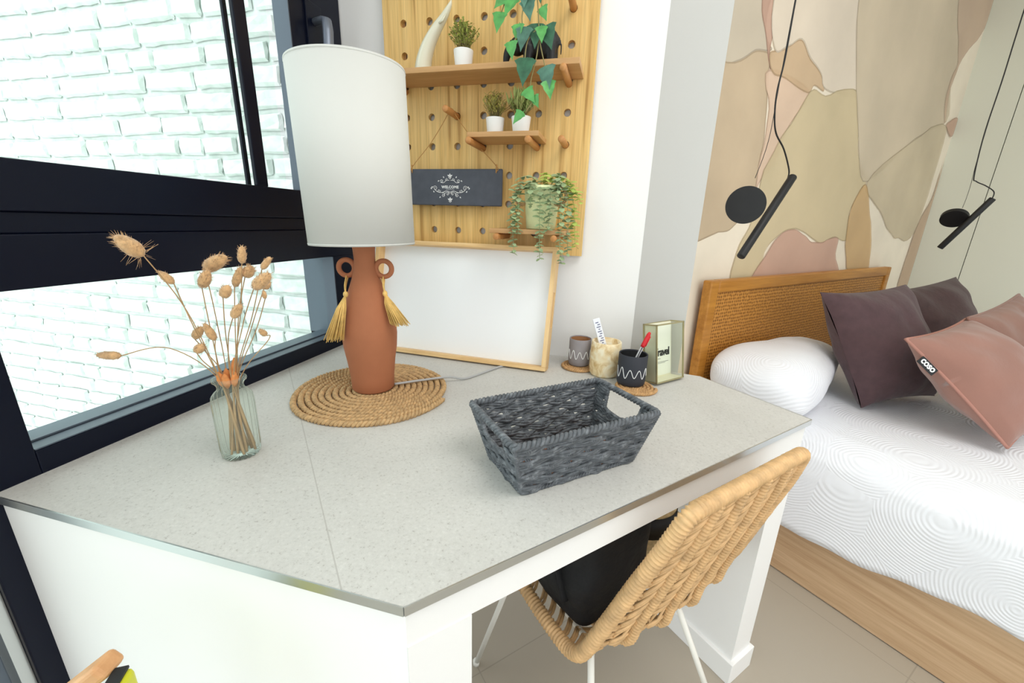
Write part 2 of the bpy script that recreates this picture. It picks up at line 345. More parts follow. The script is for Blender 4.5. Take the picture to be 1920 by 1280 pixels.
def struct(o): o['kind'] = 'structure'; return o
def frame_for(t):                     # matrix taking world coordinates into the thing's own frame
    return (Matrix.Translation(t.location) @ Matrix.Rotation(t.rotation_euler.z, 4, 'Z')).inverted()
def W(t):                             # a builder fed with world coordinates for parts of thing t
    b = MB(); b.M = frame_for(t); return b
def smooth_path(pts, n=8, closed=False):
    P = [Vector(p) for p in pts]; k = len(P); out = []
    for i in range(k if closed else k - 1):
        p0 = P[(i - 1) % k] if (closed or i > 0) else P[i]; p1 = P[i]; p2 = P[(i + 1) % k]; p3 = P[(i + 2) % k] if (closed or i + 2 < k) else p2
        for j in range(n):
            t = j / n; out.append(0.5 * ((2 * p1) + (p2 - p0) * t + (2 * p0 - 5 * p1 + 4 * p2 - p3) * t * t + (3 * p1 - p0 - 3 * p2 + p3) * t ** 3))
    if not closed: out.append(P[-1])
    return out
def resample(pts, step, closed=False):
    P = [Vector(p) for p in pts]
    if closed: P = P + [P[0]]
    L = [0]
    for a, b in zip(P, P[1:]): L.append(L[-1] + (b - a).length)
    n = max(2, int(L[-1] / step)); out = []; k = 0
    for i in range(n + (0 if closed else 1)):
        d = L[-1] * i / n
        while k < len(P) - 2 and L[k + 1] < d: k += 1
        t = (d - L[k]) / max(1e-9, L[k + 1] - L[k]); out.append(P[k].lerp(P[k + 1], min(1, t)))
    return out
def wrapped(mb, pts, r, pitch=0.006, n=10, closed=False, depth=0.10, caps=True):
    P = resample(pts, pitch / 4, closed); mb.tube(P, [r * (1 - depth * (1 + math.cos(2 * PI * i / 4)) / 2 + random.uniform(-.02, .02)) for i in range(len(P))], n, closed, caps)
def rope(mb, pts, r, pitch=0.012, strands=2, n=6, closed=False, step=None):
    P = resample(pts, step or pitch / 6, closed); k = len(P)
    for s_ in range(strands):
        out = []
        for i in range(k):
            a = P[i - 1] if (closed or i > 0) else P[i]; b = P[(i + 1) % k] if (closed or i < k - 1) else P[i]
            t = (b - a).normalized(); up = Vector((0, 0, 1)) if abs(t.z) < 0.95 else Vector((1, 0, 0)); u = t.cross(up).normalized(); v = u.cross(t)
            if closed: ang = 2 * PI * (round(k * (step or pitch / 6) / pitch)) * i / k + 2 * PI * s_ / strands
            else: ang = 2 * PI * i * (step or pitch / 6) / pitch + 2 * PI * s_ / strands
            out.append(P[i] + (u * math.cos(ang) + v * math.sin(ang)) * r * 0.5)
        mb.tube(out, r * 0.56, n, closed)

# ================================================================== THE SETTING
mb = MB(); mb.prism([(-0.93, -3.5), (5.4, -3.5), (4.85, 0.75), (1.98, 3.5), (-0.1, 1.34), (-0.93, 1.34)], -0.1, 0.0)
struct(mb.build('floor', M['floor']))
mb = MB(); mb.prism([(-1.0, -3.5), (5.4, -3.5), (4.85, 0.75), (1.98, 3.5), (-0.1, 1.45), (-1.0, 1.34)], 2.6, 2.7)
struct(mb.build('ceiling', M['ceil']))
mb = MB(); mb.box(-0.93, 0.069, 1.235, 1.295, 0, 2.6); struct(mb.build('wall_back', M['white']))
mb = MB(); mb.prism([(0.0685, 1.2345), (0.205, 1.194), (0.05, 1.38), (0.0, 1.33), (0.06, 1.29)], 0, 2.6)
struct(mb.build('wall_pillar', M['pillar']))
# papered head wall
mb = MB(); mb.M = MBH; mb.box(1.15, 3.78, 0.93, 1.0, 0, 2.6)
struct(mb.build('wall_head', wash('mural_base', (242, 230, 210), 1.0)))
mb = MB(); mb.M = MBH; mb.box(3.70, 3.78, 0.704, 0.93, 0, 2.6); mb.box(3.70, 3.78, -3.4, 0.700, 0, 2.6)
struct(mb.build('wall_right', mat('warm_white_paint', (230, 230, 214), 0.6)))
mb = MB(); mb.M = MBH; mb.box(3.712, 3.72, 0.699, 0.705, 0, 2.6); struct(mb.build('trim_1', M['grout']))
# watercolour shapes printed on the paper
SH = {
'a': ((208, 196, 172), .75, [(1.2, 1.85), (1.51, 1.98), (1.55, 1.8), (1.6, 1.76), (1.51, 1.73), (1.41, 1.68), (1.2, 1.60)]),
'b': ((206, 184, 150), .8, [(1.2, 1.60), (1.41, 1.68), (1.51, 1.73), (1.6, 1.75), (1.61, 1.72), (1.64, 1.57), (1.66, 1.45), (1.66, 1.29), (1.58, 1.17), (1.47, 1.14), (1.2, 1.13)]),
'c': ((206, 166, 142), .75, [(1.46, 2.05), (1.56, 2.05), (1.56, 1.89), (1.59, 1.81), (1.59, 1.76), (1.62, 1.7), (1.68, 1.69), (1.64, 1.69), (1.59, 1.73), (1.55, 1.79), (1.5, 1.87)]),
'd': ((232, 202, 172), .8, [(1.61, 1.7), (1.91, 1.68), (1.82, 1.55), (1.76, 1.41), (1.68, 1.33), (1.66, 1.29), (1.66, 1.45), (1.65, 1.58)]),
'e': ((216, 186, 146), .8, [(1.59, 1.75), (1.67, 1.77), (1.71, 1.79), (1.78, 1.82), (1.87, 1.78), (1.97, 1.75), (2.02, 1.7), (1.94, 1.7), (1.9, 1.67), (1.72, 1.69), (1.64, 1.69)]),
'f': ((236, 222, 198), .8, [(1.56, 2.3), (2.14, 2.4), (2.14, 2.04), (2.31, 1.75), (2.03, 1.71), (1.97, 1.75), (1.87, 1.78), (1.78, 1.82), (1.71, 1.79), (1.62, 1.76), (1.56, 1.89)]),
'g': ((216, 198, 156), .8, [(1.92, 1.68), (2.04, 1.69), (2.27, 1.75), (2.35, 1.7), (2.47, 1.52), (2.64, 1.4), (2.54, 1.26), (2.58, 1.12), (2.44, 1.13), (2.3, 1.1), (2.14, 1.15), (2.01, 1.16), (1.92, 1.14), (1.82, 1.07), (1.81, 0.9), (1.61, 0.9), (1.61, 1.07), (1.67, 1.19), (1.7, 1.38), (1.82, 1.55)]),
'h': ((218, 202, 172), .75, [(2.14, 2.5), (3.17, 2.55), (3.17, 2.3), (3.44, 2.06), (3.42, 1.97), (3.52, 1.8), (3.11, 1.65), (2.65, 1.4), (2.47, 1.53), (2.3, 1.75), (2.14, 2.04)]),
'i': ((212, 186, 158), .8, [(3.17, 2.5), (3.68, 2.5), (3.69, 2.29), (3.5, 2.13), (3.43, 1.96), (3.45, 1.88), (3.5, 1.79), (3.4, 1.87), (3.39, 2.0), (3.42, 2.08), (3.17, 2.3)]),
'j': ((212, 196, 162), .7, [(3.52, 1.78), (3.11, 1.65), (2.65, 1.4), (2.89, 1.28), (3.16, 1.15), (3.29, 1.13), (3.53, 1.16), (3.58, 1.57)]),
'k': ((214, 178, 124), .8, [(2.64, 1.39), (2.54, 1.26), (2.58, 1.09), (2.73, 0.93), (2.96, 0.93), (2.91, 1.09), (2.82, 1.21)]),
'l': ((208, 168, 144), .85, [(1.78, 0.9), (1.85, 1.08), (1.92, 1.14), (2.01, 1.16), (2.13, 1.14), (2.21, 1.11), (2.32, 1.11), (2.47, 1.13), (2.49, 1.06), (2.54, 0.9)]),
'm': ((204, 176, 144), .8, [(3.69, 1.57), (3.66, 1.38), (3.53, 1.16), (3.53, 0.7), (3.69, 0.7)]),
'n': ((208, 172, 146), .8, [(3.53, 1.78), (3.6, 1.81), (3.69, 1.83), (3.69, 1.74), (3.62, 1.73)])}
mb = MB(); mb.M = MBH; ml = []
for k, (c, a, poly) in enumerate(SH.values()):
    ml.append(wash('mural_wash', tuple(min(250, x * f_) for x, f_ in zip(c, (1.045, 1.05, 1.085))), a * .85)); mb.cur = k * 2; y = 0.9296 - 0.0004 * k
    P = smooth_path([(h, 0, z) for h, z in poly], 5, True)
    P = [p + Vector((noise.noise(p * 9) * 0.012, 0, noise.noise(p * 9 + Vector((5, 5, 5))) * 0.012)) for p in P]
    P = [Vector((min(3.695, p.x), 0, p.z)) for p in P]
    mb.add([(p.x, y, p.z) for p in P], [tuple(range(len(P)))])
    ml.append(wash('mural_wash_edge', tuple(x * 0.84 for x in c), .28)); mb.cur = k * 2 + 1
    n = len(P); cx = sum((p for p in P), Vector()) / n
    Q = []
    for i in range(n):
        t = (P[(i + 1) % n] - P[i - 1]).normalized(); nn = Vector((t.z, 0, -t.x))
        if nn.dot(cx - P[i]) < 0: nn = -nn
        Q.append(P[i] + nn * (0.004 + .004 * abs(noise.noise(P[i] * 4))))
    mb.add([(p.x, y - 0.0002, p.z) for p in P] + [(p.x, y - 0.0002, p.z) for p in Q], [(i, (i + 1) % n, n + (i + 1) % n, n + i) for i in range(n)])
struct(mb.build('wall_mural', ml))

# window wall
mb = MB(); mb.box(-0.93, -0.86, -3.5, 1.235, 2.3, 2.6); struct(mb.build('wall_left', M['white']))
w1 = bpy.data.objects.new('window_1', None); col.objects.link(w1); w1.location = (-0.852, 0.7, 0.75); struct(w1)
b = W(w1)
b.box(-0.93, -0.852, 0.281, 0.36, 0, 2.3)                       # near post
b.box(-0.93, -0.852, 0.36, 1.23, 0.60, 0.747)
b.box(-0.878, -0.852, 0.36, 1.23, 0.747, 0.790)                 # bottom rail
b.box(-0.93, -0.884, 0.36, 1.23, 0.747, 0.792)
b.box(-0.885, -0.877, 0.36, 1.23, 0.747, 0.782)
b.box(-0.925, -0.852, 0.36, 1.23, 1.038, 1.118)                 # big middle rail, two steps
b.box(-0.925, -0.860, 0.36, 1.23, 1.118, 1.150)
b.box(-0.925, -0.854, 0.36, 1.23, 1.150, 1.223)
b.box(-0.965, -0.852, 1.104, 1.23, 0.747, 1.038)                # far jamb, lower
b.box(-0.900, -0.852, 1.025, 1.23, 1.223, 2.3)                  # far jamb, upper
b.box(-0.93, -0.852, 0.36, 1.03, 2.22, 2.3)
b.box(-0.866, -0.855, 0.858, 0.8914, 1.223, 2.3)                # meeting stiles
b.box(-0.937, -0.928, 0.903, 0.914, 1.223, 2.3)
b.build('window_frame', M['black_alu'], w1, bevel=0.002)
b = W(w1); b.box(-0.884, -0.8535, 0.361, 1.103, 0.7902, 0.7925); b.box(-0.93, -0.885, 0.361, 1.103, 0.7925, 0.796)
b.box(-0.964, -0.8525, 1.1015, 1.1045, 0.79, 1.037); b.box(-0.899, -0.8525, 1.0225, 1.0255, 1.225, 2.2)
b.build('frame_lit_faces', M['grey_alu'], w1, bevel=0.0006)  # grey sheets over black frame faces, painting in the daylight on them
b = W(w1); b.box(-0.893, -0.889, 0.36, 1.104, 0.79, 1.04); b.box(-0.893, -0.889, 0.36, 0.86, 1.223, 2.25); b.box(-0.93, -0.926, 0.90, 1.03, 1.223, 2.25)
b.build('glass_pane', M['glass'], w1)
b = W(w1); b.box(-0.854, -0.846, 1.08, 1.14, 1.56, 1.70)
pl = b.build('handle_plate', M['black_alu'], w1, bevel=0.002)
b = W(w1); b.tube([(-0.85, 1.11, 1.655), (-0.82, 1.11, 1.66), (-0.805, 1.105, 1.655), (-0.80, 1.10, 1.63), (-0.80, 1.095, 1.56), (-0.802, 1.09, 1.50)], [.012, .012, .013, .014, .013, .010], 10, flat=.7)
b.build('window_handle', M['grey_metal'], w1)
# glazed balcony door beside the window
d1 = bpy.data.objects.new('door_1', None); col.objects.link(d1); d1.location = (-0.88, -0.4, 0); struct(d1)
b = W(d1); b.box(-0.93, -0.875, 0.205, 0.262, 0.0, 2.3); b.box(-0.93, -0.875, -1.6, -1.54, 0, 2.3); b.box(-0.93, -0.875, -1.54, 0.205, 0.0, 0.08); b.box(-0.93, -0.875, -1.54, 0.205, 2.22, 2.3)
b.build('door_frame', M['grey_alu'], d1, bevel=0.002)
b = W(d1); b.box(-0.90, -0.862, 0.266, 0.2805, 0, 2.3); b.build('door_track', M['silver'], d1)
b = W(d1); b.box(-0.905, -0.901, -1.54, 0.205, 0.08, 2.22); b.build('glass_pane', M['glass'], d1)

# painted brick wall outside
mb = MB(); mb.box(-4.2, -0.97, 1.325, 1.42, -0.45, 2.9)
row = 0; z = -0.44; ph = 0.072
def brick_block(mb, x0, x1, z0, z1, y):
    nx = max(2, int((x1 - x0) / 0.035)); nz = 3; dz = random.uniform(-.004, .004); dy = random.uniform(-.006, .004)
    def fn(u, v):
        e = min(u, 1 - u, v, 1 - v); q = Vector((x0 + (x1 - x0) * u, y + dy, z0 + (z1 - z0) * v + dz * (u - .5)))
        if e < 1e-6: q.y = y + 0.012; q.x += random.uniform(-.004, .004); q.z += random.uniform(-.003, .003)
        else: q.y += random.uniform(-.0035, .0035)
        return q
    us = [0] + [0.03 + 0.94 * i / (nx - 1) for i in range(nx)] + [1]; vs_ = [0, .12, .5, .88, 1]
    vs = [fn(u, v) for v in vs_ for u in us]; k = len(us)
    mb.add(vs, [(j * k + i, j * k + i + 1, (j + 1) * k + i + 1, (j + 1) * k + i) for j in range(4) for i in range(k - 1)], False)
while z < 2.85:
    x = -4.2 + random.uniform(0, .1)
    while x < -0.98:
        L = random.choice((.20, .21, .19, .10, .105, .22, .14)); x1 = min(-0.975, x + L)
        if x1 - x > 0.04: brick_block(mb, x, x1, z + .005 + random.uniform(0, .003), z + ph - .006 - random.uniform(0, .003), 1.308)
        x = x1 + random.uniform(.009, .016)
    z += ph
struct(mb.build('wall_exterior', M['brick']))
mb = MB(); mb.box(-6, -0.94, -4, 1.32, -0.5, -0.44); struct(mb.build('trim_2', mat('pale_paving', (222, 222, 218), 0.9)))

# ================================================================== DESK
TOP = [(-0.852, 0.305), (-0.1876, 0.3047), tuple(bh(.3449, 1.0145)[:2]), (0.2612, 1.1835), (0.2052, 1.1935), (0.0685, 1.234), (-0.852, 1.2345)]
dk = thing('built_in_desk', 'white masonry desk with pale stone tile top under the window', 'desk', (-0.2, 0.7, 0))
b = W(dk); b.prism([(x, y) for x, y in TOP], 0.738, 0.75); b.build('desk_top', M['desk'], dk)
IN = [(-0.852, 0.3105), (-0.1896, 0.3105), tuple(bh(.3510, 1.0100)[:2]), (0.2560, 1.180), (0.2052, 1.1935), (0.0685, 1.234), (-0.852, 1.2345)]
b = W(dk); b.prism(IN, 0.684, 0.738)
b.box(-0.852, -0.19, 0.3105, 0.375, 0, 0.684)                    # side panel below the left edge
b.M = frame_for(dk) @ MBH
b.box(0.0905, 0.172, 0.351, 0.385, 0, 0.684)                     # left pier
b.box(0.925, 1.0095, 0.351, 0.86, 0, 0.684)                      # right pier
b.build('desk_body', M['deskwhite'], dk)
b = W(dk); b.M = frame_for(dk) @ MBH
b.box(0.915, 1.0195, 0.341, 0.86, 0, 0.07); b.build('skirting', M['deskwhite'], dk, bevel=0.002)
b = W(dk)
def strip(b, p, q, z0, z1, th):
    p = Vector((*p, 0)); q = Vector((*q, 0)); t = (q - p).normalized(); n = Vector((t.y, -t.x, 0))
    b.add([p + Vector((0, 0, z0)), q + Vector((0, 0, z0)), q + n * th + Vector((0, 0, z0)), p + n * th + Vector((0, 0, z0)),
           p + Vector((0, 0, z1)), q + Vector((0, 0, z1)), q + n * th + Vector((0, 0, z1)), p + n * th + Vector((0, 0, z1))],
          [(0, 1, 2, 3), (4, 5, 6, 7), (0, 1, 5, 4), (1, 2, 6, 5), (2, 3, 7, 6), (3, 0, 4, 7)])
for i in range(3): strip(b, TOP[i], TOP[i + 1], 0.7375, 0.7505, 0.0016)
b.build('edge_trim', M['silver'], dk)

# ================================================================== LAMP AND MAT
LX, LY = -0.541, 0.8045
mb = MB(); n = 0; pts = []; turns = 12
for i in range(turns * 70 + 1):
    t = i / 70; r = 0.006 + 0.1745 * t / turns; a = 2 * PI * t; wob = 1 + 0.006 * math.sin(5 * a + t)
    pts.append((LX + r * wob * math.cos(a), LY + r * wob * math.sin(a), 0.7555))
rope(mb, pts, 0.0072, pitch=0.018, strands=2, n=6, step=0.0034)
tag(mb.build('placemat', M['jute'], loc=(LX, LY, 0.75)), 'round braided jute placemat lying under the terracotta lamp', 'placemat')
lp = thing('table_lamp', 'tall table lamp with terracotta bottle base and white drum shade', 'lamp', (LX, LY, 0.763))
b = MB(); b.lathe([(0.0, 0), (.046, 0), (.0485, .003), (.0495, .03), (.054, .07), (.0595, .105), (.0615, .135), (.060, .16), (.056, .185), (.049, .21), (.040, .235), (.031, .26), (.0245, .283), (.0225, .305), (.0235, .325), (.0262, .345), (.0262, .37), (.012, .37), (.008, .42), (0, .42)], 48)
b.build('lamp_base', M['terracotta'], lp)
dv = Vector((0.971, 0.241, 0))
fw = Vector((0.241, -0.971, 0))
for sgn in (-1, 1):
    b = MB(); c = dv * sgn * 0.0415 + Vector((0, 0, .285))
    b.tube([c + dv * (0.0175 * math.cos(2 * PI * k / 28)) + Vector((0, 0, .0175 * math.sin(2 * PI * k / 28))) for k in range(28)], 0.0056, 10, True)
    b.build('ring_handle', M['terracotta'], lp)
for sgn in (-1, 1):
    b = MB(); ring = dv * sgn * 0.041 + Vector((0, 0, .268))
    head = (dv * -0.030 + fw * 0.045 + Vector((0, 0, .233))) if sgn < 0 else (dv * 0.048 + fw * 0.022 + Vector((0, 0, .233)))
    out = (dv * -0.026 + fw * 0.016 + Vector((0, 0, -.096))) if sgn < 0 else (dv * 0.034 + fw * 0.012 + Vector((0, 0, -.066)))
    b.tube(smooth_path([ring + fw * .006, ring * .5 + head * .5 + fw * .01, head], 5), .0016, 6); b.tube(smooth_path([ring - fw * .006, ring * .45 + head * .55 + fw * .004, head], 5), .0016, 6)
    b.ball(head, (.0055, .0055, .007), 10, 6)
    for k in range(90):
        a = random.uniform(0, 2 * PI); rr = math.sqrt(random.random()) * 0.022
        e = head + out * random.uniform(.9, 1.06) + dv * rr * math.cos(a) + fw * max(rr * math.sin(a), -.010) * .8
        m_ = head + out * 0.3 + dv * rr * .45 * math.cos(a) + fw * (rr * .45 * math.sin(a) + .004)
        b.tube([head, m_, e], .0010, 4)
    b.build('tassel', M['gold'], lp)
b = MB(); z0, z1 = .337, .674
TILT = Matrix.Translation((0, 0, z0)) @ Matrix.Rotation(math.radians(1.3), 4, fw) @ Matrix.Translation((0, 0, -z0)); b.M = TILT
b.lathe([(.1100, z0), (.1112, z1), (.1099, z1), (.1087, z0)], 72, closed=True); b.build('lamp_shade', M['shade'], lp)
b = MB(); b.M = TILT; b.tube([Vector((.1090 * math.cos(a), .1095 * math.sin(a), z0 + .003)) for a in [2 * PI * k / 48 for k in range(48)]], .0018, 6, True)
for k in range(3):
    a = 2 * PI * k / 3; b.tube([(0, 0, .36), (.1095 * math.cos(a), .1095 * math.sin(a), z0 + .003)], .0015, 6)
b.build('shade_carrier', M['shade'], lp)
b = MB(); b.M = TILT; b.tube([Vector((.1103 * math.cos(a), .1103 * math.sin(a), z1 - .003)) for a in [2 * PI * k / 48 for k in range(48)]], .0018, 6, True); b.build('shade_ring', M['shade'], lp)
b = MB(); b.ball((0, 0, .475), (.028, .028, .034), 16, 10); b.lathe([(.012, .40), (.013, .445)], 14); b.build('light_bulb', M['ceramic'], lp)
b = W(lp); b.tube(smooth_path([(LX + .045, LY + .02, .768), (LX + .10, LY + .07, .767), (LX + .15, LY + .11, .766), (-.36, .945, .754), (-.33, 1.0, .7535), (-.30, 1.06, .7535), (-.27, 1.10, .7535)], 8), .003, 8)
b.build('power_cord', M['greycord'], lp)

# ================================================================== GLASS VASE WITH BUNNY TAILS
VX, VY = -0.608, 0.497
vs = thing('glass_vase', 'small ribbed clear glass bottle vase near the window sill', 'vase', (VX, VY, 0.75))
b = MB(); prof = [(0.0, .001), (.026, .001), (.0285, .004), (.030, .020), (.0305, .100), (.029, .112), (.024, .119), (.0195, .123), (.0185, .130), (.021, .136), (.0245, .139), (.0245, .143), (.0205, .1445)]
b.lathe(prof, 192, rib=0.035, ribn=22); b.f.pop(); b.sm.pop(); b.mi.pop()
b.build('glass_body', M['vaseglass'], vs)
TAILS = [((-0.634, 0.427, 1.097), (-0.666, 0.419, 1.122), 0.0111), ((-0.632, 0.458, 1.054), (-0.651, 0.454, 1.071), 0.006), ((-0.633, 0.51, 1.07), (-0.596, 0.519, 1.091), 0.0111),
((-0.623, 0.492, 1.044), (-0.608, 0.495, 1.071), 0.0084), ((-0.547, 0.5, 1.084), (-0.543, 0.501, 1.11), 0.0061), ((-0.591, 0.52, 1.043), (-0.576, 0.524, 1.075), 0.0065),
((-0.581, 0.533, 1.058), (-0.567, 0.536, 1.076), 0.0087), ((-0.527, 0.515, 1.075), (-0.512, 0.519, 1.094), 0.005), ((-0.518, 0.487, 1.05), (-0.491, 0.493, 1.073), 0.0092),
((-0.545, 0.531, 1.041), (-0.535, 0.534, 1.055), 0.006), ((-0.574, 0.483, 1.033), (-0.563, 0.486, 1.052), 0.0078), ((-0.555, 0.477, 1.004), (-0.54, 0.481, 1.026), 0.0069),
((-0.617, 0.493, 0.958), (-0.63, 0.49, 0.986), 0.0065), ((-0.681, 0.508, 0.951), (-0.664, 0.512, 0.972), 0.0073), ((-0.63, 0.469, 0.944), (-0.617, 0.472, 0.957), 0.0072),
((-0.711, 0.418, 0.945), (-0.747, 0.409, 0.945), 0.0065), ((-0.56, 0.538, 0.96), (-0.571, 0.535, 0.97), 0.005), ((-0.537, 0.523, 1.027), (-0.538, 0.523, 1.04), 0.0034)]
TLAB = ['largest dried bunny tail, reaching far left over the dark window rail', 'slim dried bunny tail just below the largest one, against the rail edge', 'plump dried bunny tail lying nearly level, second largest of the bunch',
'dried bunny tail hanging right under the plump level one', 'topmost spiky oat-like dried head standing upright in the bunch', 'long slender dried bunny tail just below the topmost spiky head',
'round dried bunny tail tucked to the right of the slender one', 'small pale dried bunny tail at the upper right tip of the bunch', 'large dried bunny tail leaning right, biggest on the right of the bunch',
'small dried bunny tail half behind the large right-leaning one', 'egg-shaped dried bunny tail in the middle of the bunch', 'dried bunny tail leaning right in the centre, below the egg-shaped one',
'dried bunny tail tilted left, the taller of the low left pair', 'pale short dried bunny tail leftmost of the low left cluster', 'lowest dried bunny tail of the left cluster, curled at its tip',
'drooping dried bunny tail far left on a long thin curved stem', 'tiny dried bunny tail hanging alone right of the bunch', 'tiniest dried seed head on a forked twig at the right']
for k, (a, t, r) in enumerate(TAILS):
    a = Vector(a); t = Vector(t); g = thing('dried_bunny_tail', TLAB[k], 'dried flower', (VX, VY, .76), 0, 'dried bunny tails in the glass vase')
    ang = 2 * PI * k / 18 * 5; foot = Vector((VX + .003 + (.006 + .014 * (k % 3) / 2) * math.cos(ang), VY + .001 + (.006 + .014 * (k % 3) / 2) * math.sin(ang), .758)); neck = Vector((VX, VY, .885)) + (a - Vector((VX, VY, a.z))).normalized() * .011
    mid = neck.lerp(a, .55) + Vector((random.uniform(-.006, .006), random.uniform(-.006, .006), .012))
    if k == 15: mid = Vector((-.655, .45, .953)); 
    if k == 16: neck = Vector((VX + .012, VY + .008, .885)); mid = Vector((-.565, .545, .95))
    b = W(g); P = smooth_path([foot, neck, mid, a], 8); b.tube(P, [.0024 if k < 15 else .0018] * 6 + [.0014, .0011] + [.0008] * (len(P) - 8), 5); b.build('stem', M['stem'], g)
    b = W(g); d = t - a; L = d.length; d.normalize(); u = d.orthogonal().normalized(); v = d.cross(u)
    prof = [(0, .25), (.12, .75), (.3, 1.0), (.55, .98), (.78, .78), (.93, .45), (1.0, .12)]
    b.tube([a + d * L * x for x, _ in prof], [r * y for _, y in prof], 12)
    for q in range(110 if r > .008 else 60):
        x = random.random(); an = random.uniform(0, 2 * PI); rad = u * math.cos(an) + v * math.sin(an); rr = r * (1 - abs(2 * x - .9) ** 3 * .6)
        p = a + d * L * x + rad * rr * .85; b.tube([p, p + (rad * .6 + d * .8).normalized() * r * random.uniform(.3, .75)], [.0005, .0001], 3, caps=False)
    if k == 0:
        for q in range(26):
            an = random.uniform(0, 2 * PI); rad = u * math.cos(an) + v * math.sin(an); p = a + d * L * random.uniform(-.05, .35) + rad * r * .7; b.tube([p, p + (rad - d * .2).normalized() * .016], [.00035, .0001], 3, caps=False)
    b.build('seed_head', M['tail'], g)
g = thing('dried_bunny_tail', 'cluster of short orange-dyed dried heads stuck in the vase neck', 'dried flower', (VX, VY, .885), 0, 'dried bunny tails in the glass vase')
for q in range(5):
    b = W(g); an = q * 1.3; a = Vector((VX + .009 * math.cos(an), VY + .009 * math.sin(an), .878)); t = a + Vector((.004 * math.cos(an), .004 * math.sin(an), random.uniform(.025, .05)))
    b.tube([a.lerp(t, x) for x in (0, .2, .5, .8, 1)], [.002, .005, .0062, .0045, .001], 8); b.build('seed_head', mat('orange_dry_head', (214, 138, 78), .85, noise_s=120, amt=.2), g)

# ================================================================== CHARCOAL BASKET
bk = thing('storage_basket', 'charcoal woven paper-rope basket on the desk', 'basket', (-0.063, 0.647, 0.75), math.radians(41.3))
TL_, TW_, BL_, BW_, HH = .140, .083, .113, .061, .100
def wallpt(u, z, side):     # u in -1..1 along the side
    k = z / HH; L = BL_ + (TL_ - BL_) * k; Wd = BW_ + (TW_ - BW_) * k
    return {'front': Vector((u * L, -Wd, z)), 'back': Vector((-u * L, Wd, z)), 'left': Vector((-L, -u * Wd, z)), 'right': Vector((L, u * Wd, z))}[side]
NRM = {'front': Vector((0, -1, 0)), 'back': Vector((0, 1, 0)), 'left': Vector((-1, 0, 0)), 'right': Vector((1, 0, 0))}
for side in ('front', 'back', 'left', 'right'):
    b = MB(); nup = 7 if side in ('front', 'back') else 4; rows = 7; Lh = TL_ if side in ('front', 'back') else TW_
    short = side in ('left', 'right')
    for rw in range(rows):
        z = .008 + rw * (HH - .018) / (rows - 1)
        segs = [(-1, 1)]
        if short and rw in (4, 5, 6): segs = [(-1, -.56), (.56, 1)]
        for s0, s1 in segs:
            for st in range(4):
                P = []; m = 44
                for i in range(m + 1):
                    u = s0 + (s1 - s0) * i / m; ph_ = (u + 1) / 2 * nup * PI + (PI if rw % 2 else 0)
                    P.append(wallpt(u, z + (st - 1.5) * .0035 + .0014 * math.sin(u * 17 + rw * 2 + st * 1.7), side) + NRM[side] * (.0030 * math.sin(ph_) + .0008 * math.sin(u * 31 + st * 2)))
                b.tube(P, .00285, 6)
    for i in range(nup):
        u = -1 + (2 * i + 1) / nup
        for w_ in (-1, 0, 1):
            if short and abs(u) < .5: zr = [(.005, .052), ]
            else: zr = [(.005, HH)]
            for za, zb in zr:
                P = [wallpt(u, za + (zb - za) * t / 24, side) + NRM[side] * (-.0050 * math.cos(PI * ((za + (zb - za) * t / 24 - .008) / ((HH - .018) / 6))) * (1 if i % 2 else -1)) + NRM[side].cross(Vector((0, 0, 1))) * (.0034 * w_) for t in range(25)]
                b.tube(P, .0019, 5)
    b.build('woven_side', M['basket'], bk)
b = MB(); cr = [wallpt(-1, HH, 'front'), wallpt(1, HH, 'front'), wallpt(1, HH, 'right'), wallpt(-1, HH, 'back'), wallpt(1, HH, 'back')]
loop = []
for s_ in ('front', 'right', 'back', 'left'):
    for i in range(12): loop.append(wallpt(-.97 + 1.94 * i / 12, HH - .001, s_))
rope(b, loop, .0062, pitch=.016, strands=2, n=7, closed=True, step=.0018)
rope(b, [wallpt(-.98 + 1.96 * i / 12, .004, s_) for s_ in ('front', 'right', 'back', 'left') for i in range(12)], .0044, pitch=.012, strands=2, n=6, closed=True, step=.0018)
for s_ in ('left', 'right'):
    hz = [wallpt(u, zz, s_) for u, zz in ((-.57, HH), (-.57, .068), (-.50, .056), (0, .053), (.50, .056), (.57, .068), (.57, HH))]
    wrapped(b, smooth_path(hz, 5), .0042, pitch=.0050, n=7, depth=.22)
for sx in (-1, 1):
    for sy in (-1, 1): wrapped(b, [(sx * BL_, sy * BW_, .003), (sx * TL_, sy * TW_, HH)], .0042, pitch=.0048, n=7, depth=.2)
b.build('rim', M['basket'], bk)
b = MB(); b.box(-BL_ + .002, BL_ - .002, -BW_ + .002, BW_ - .002, .001, .007); b.build('base_panel', M['basketbase'], bk)

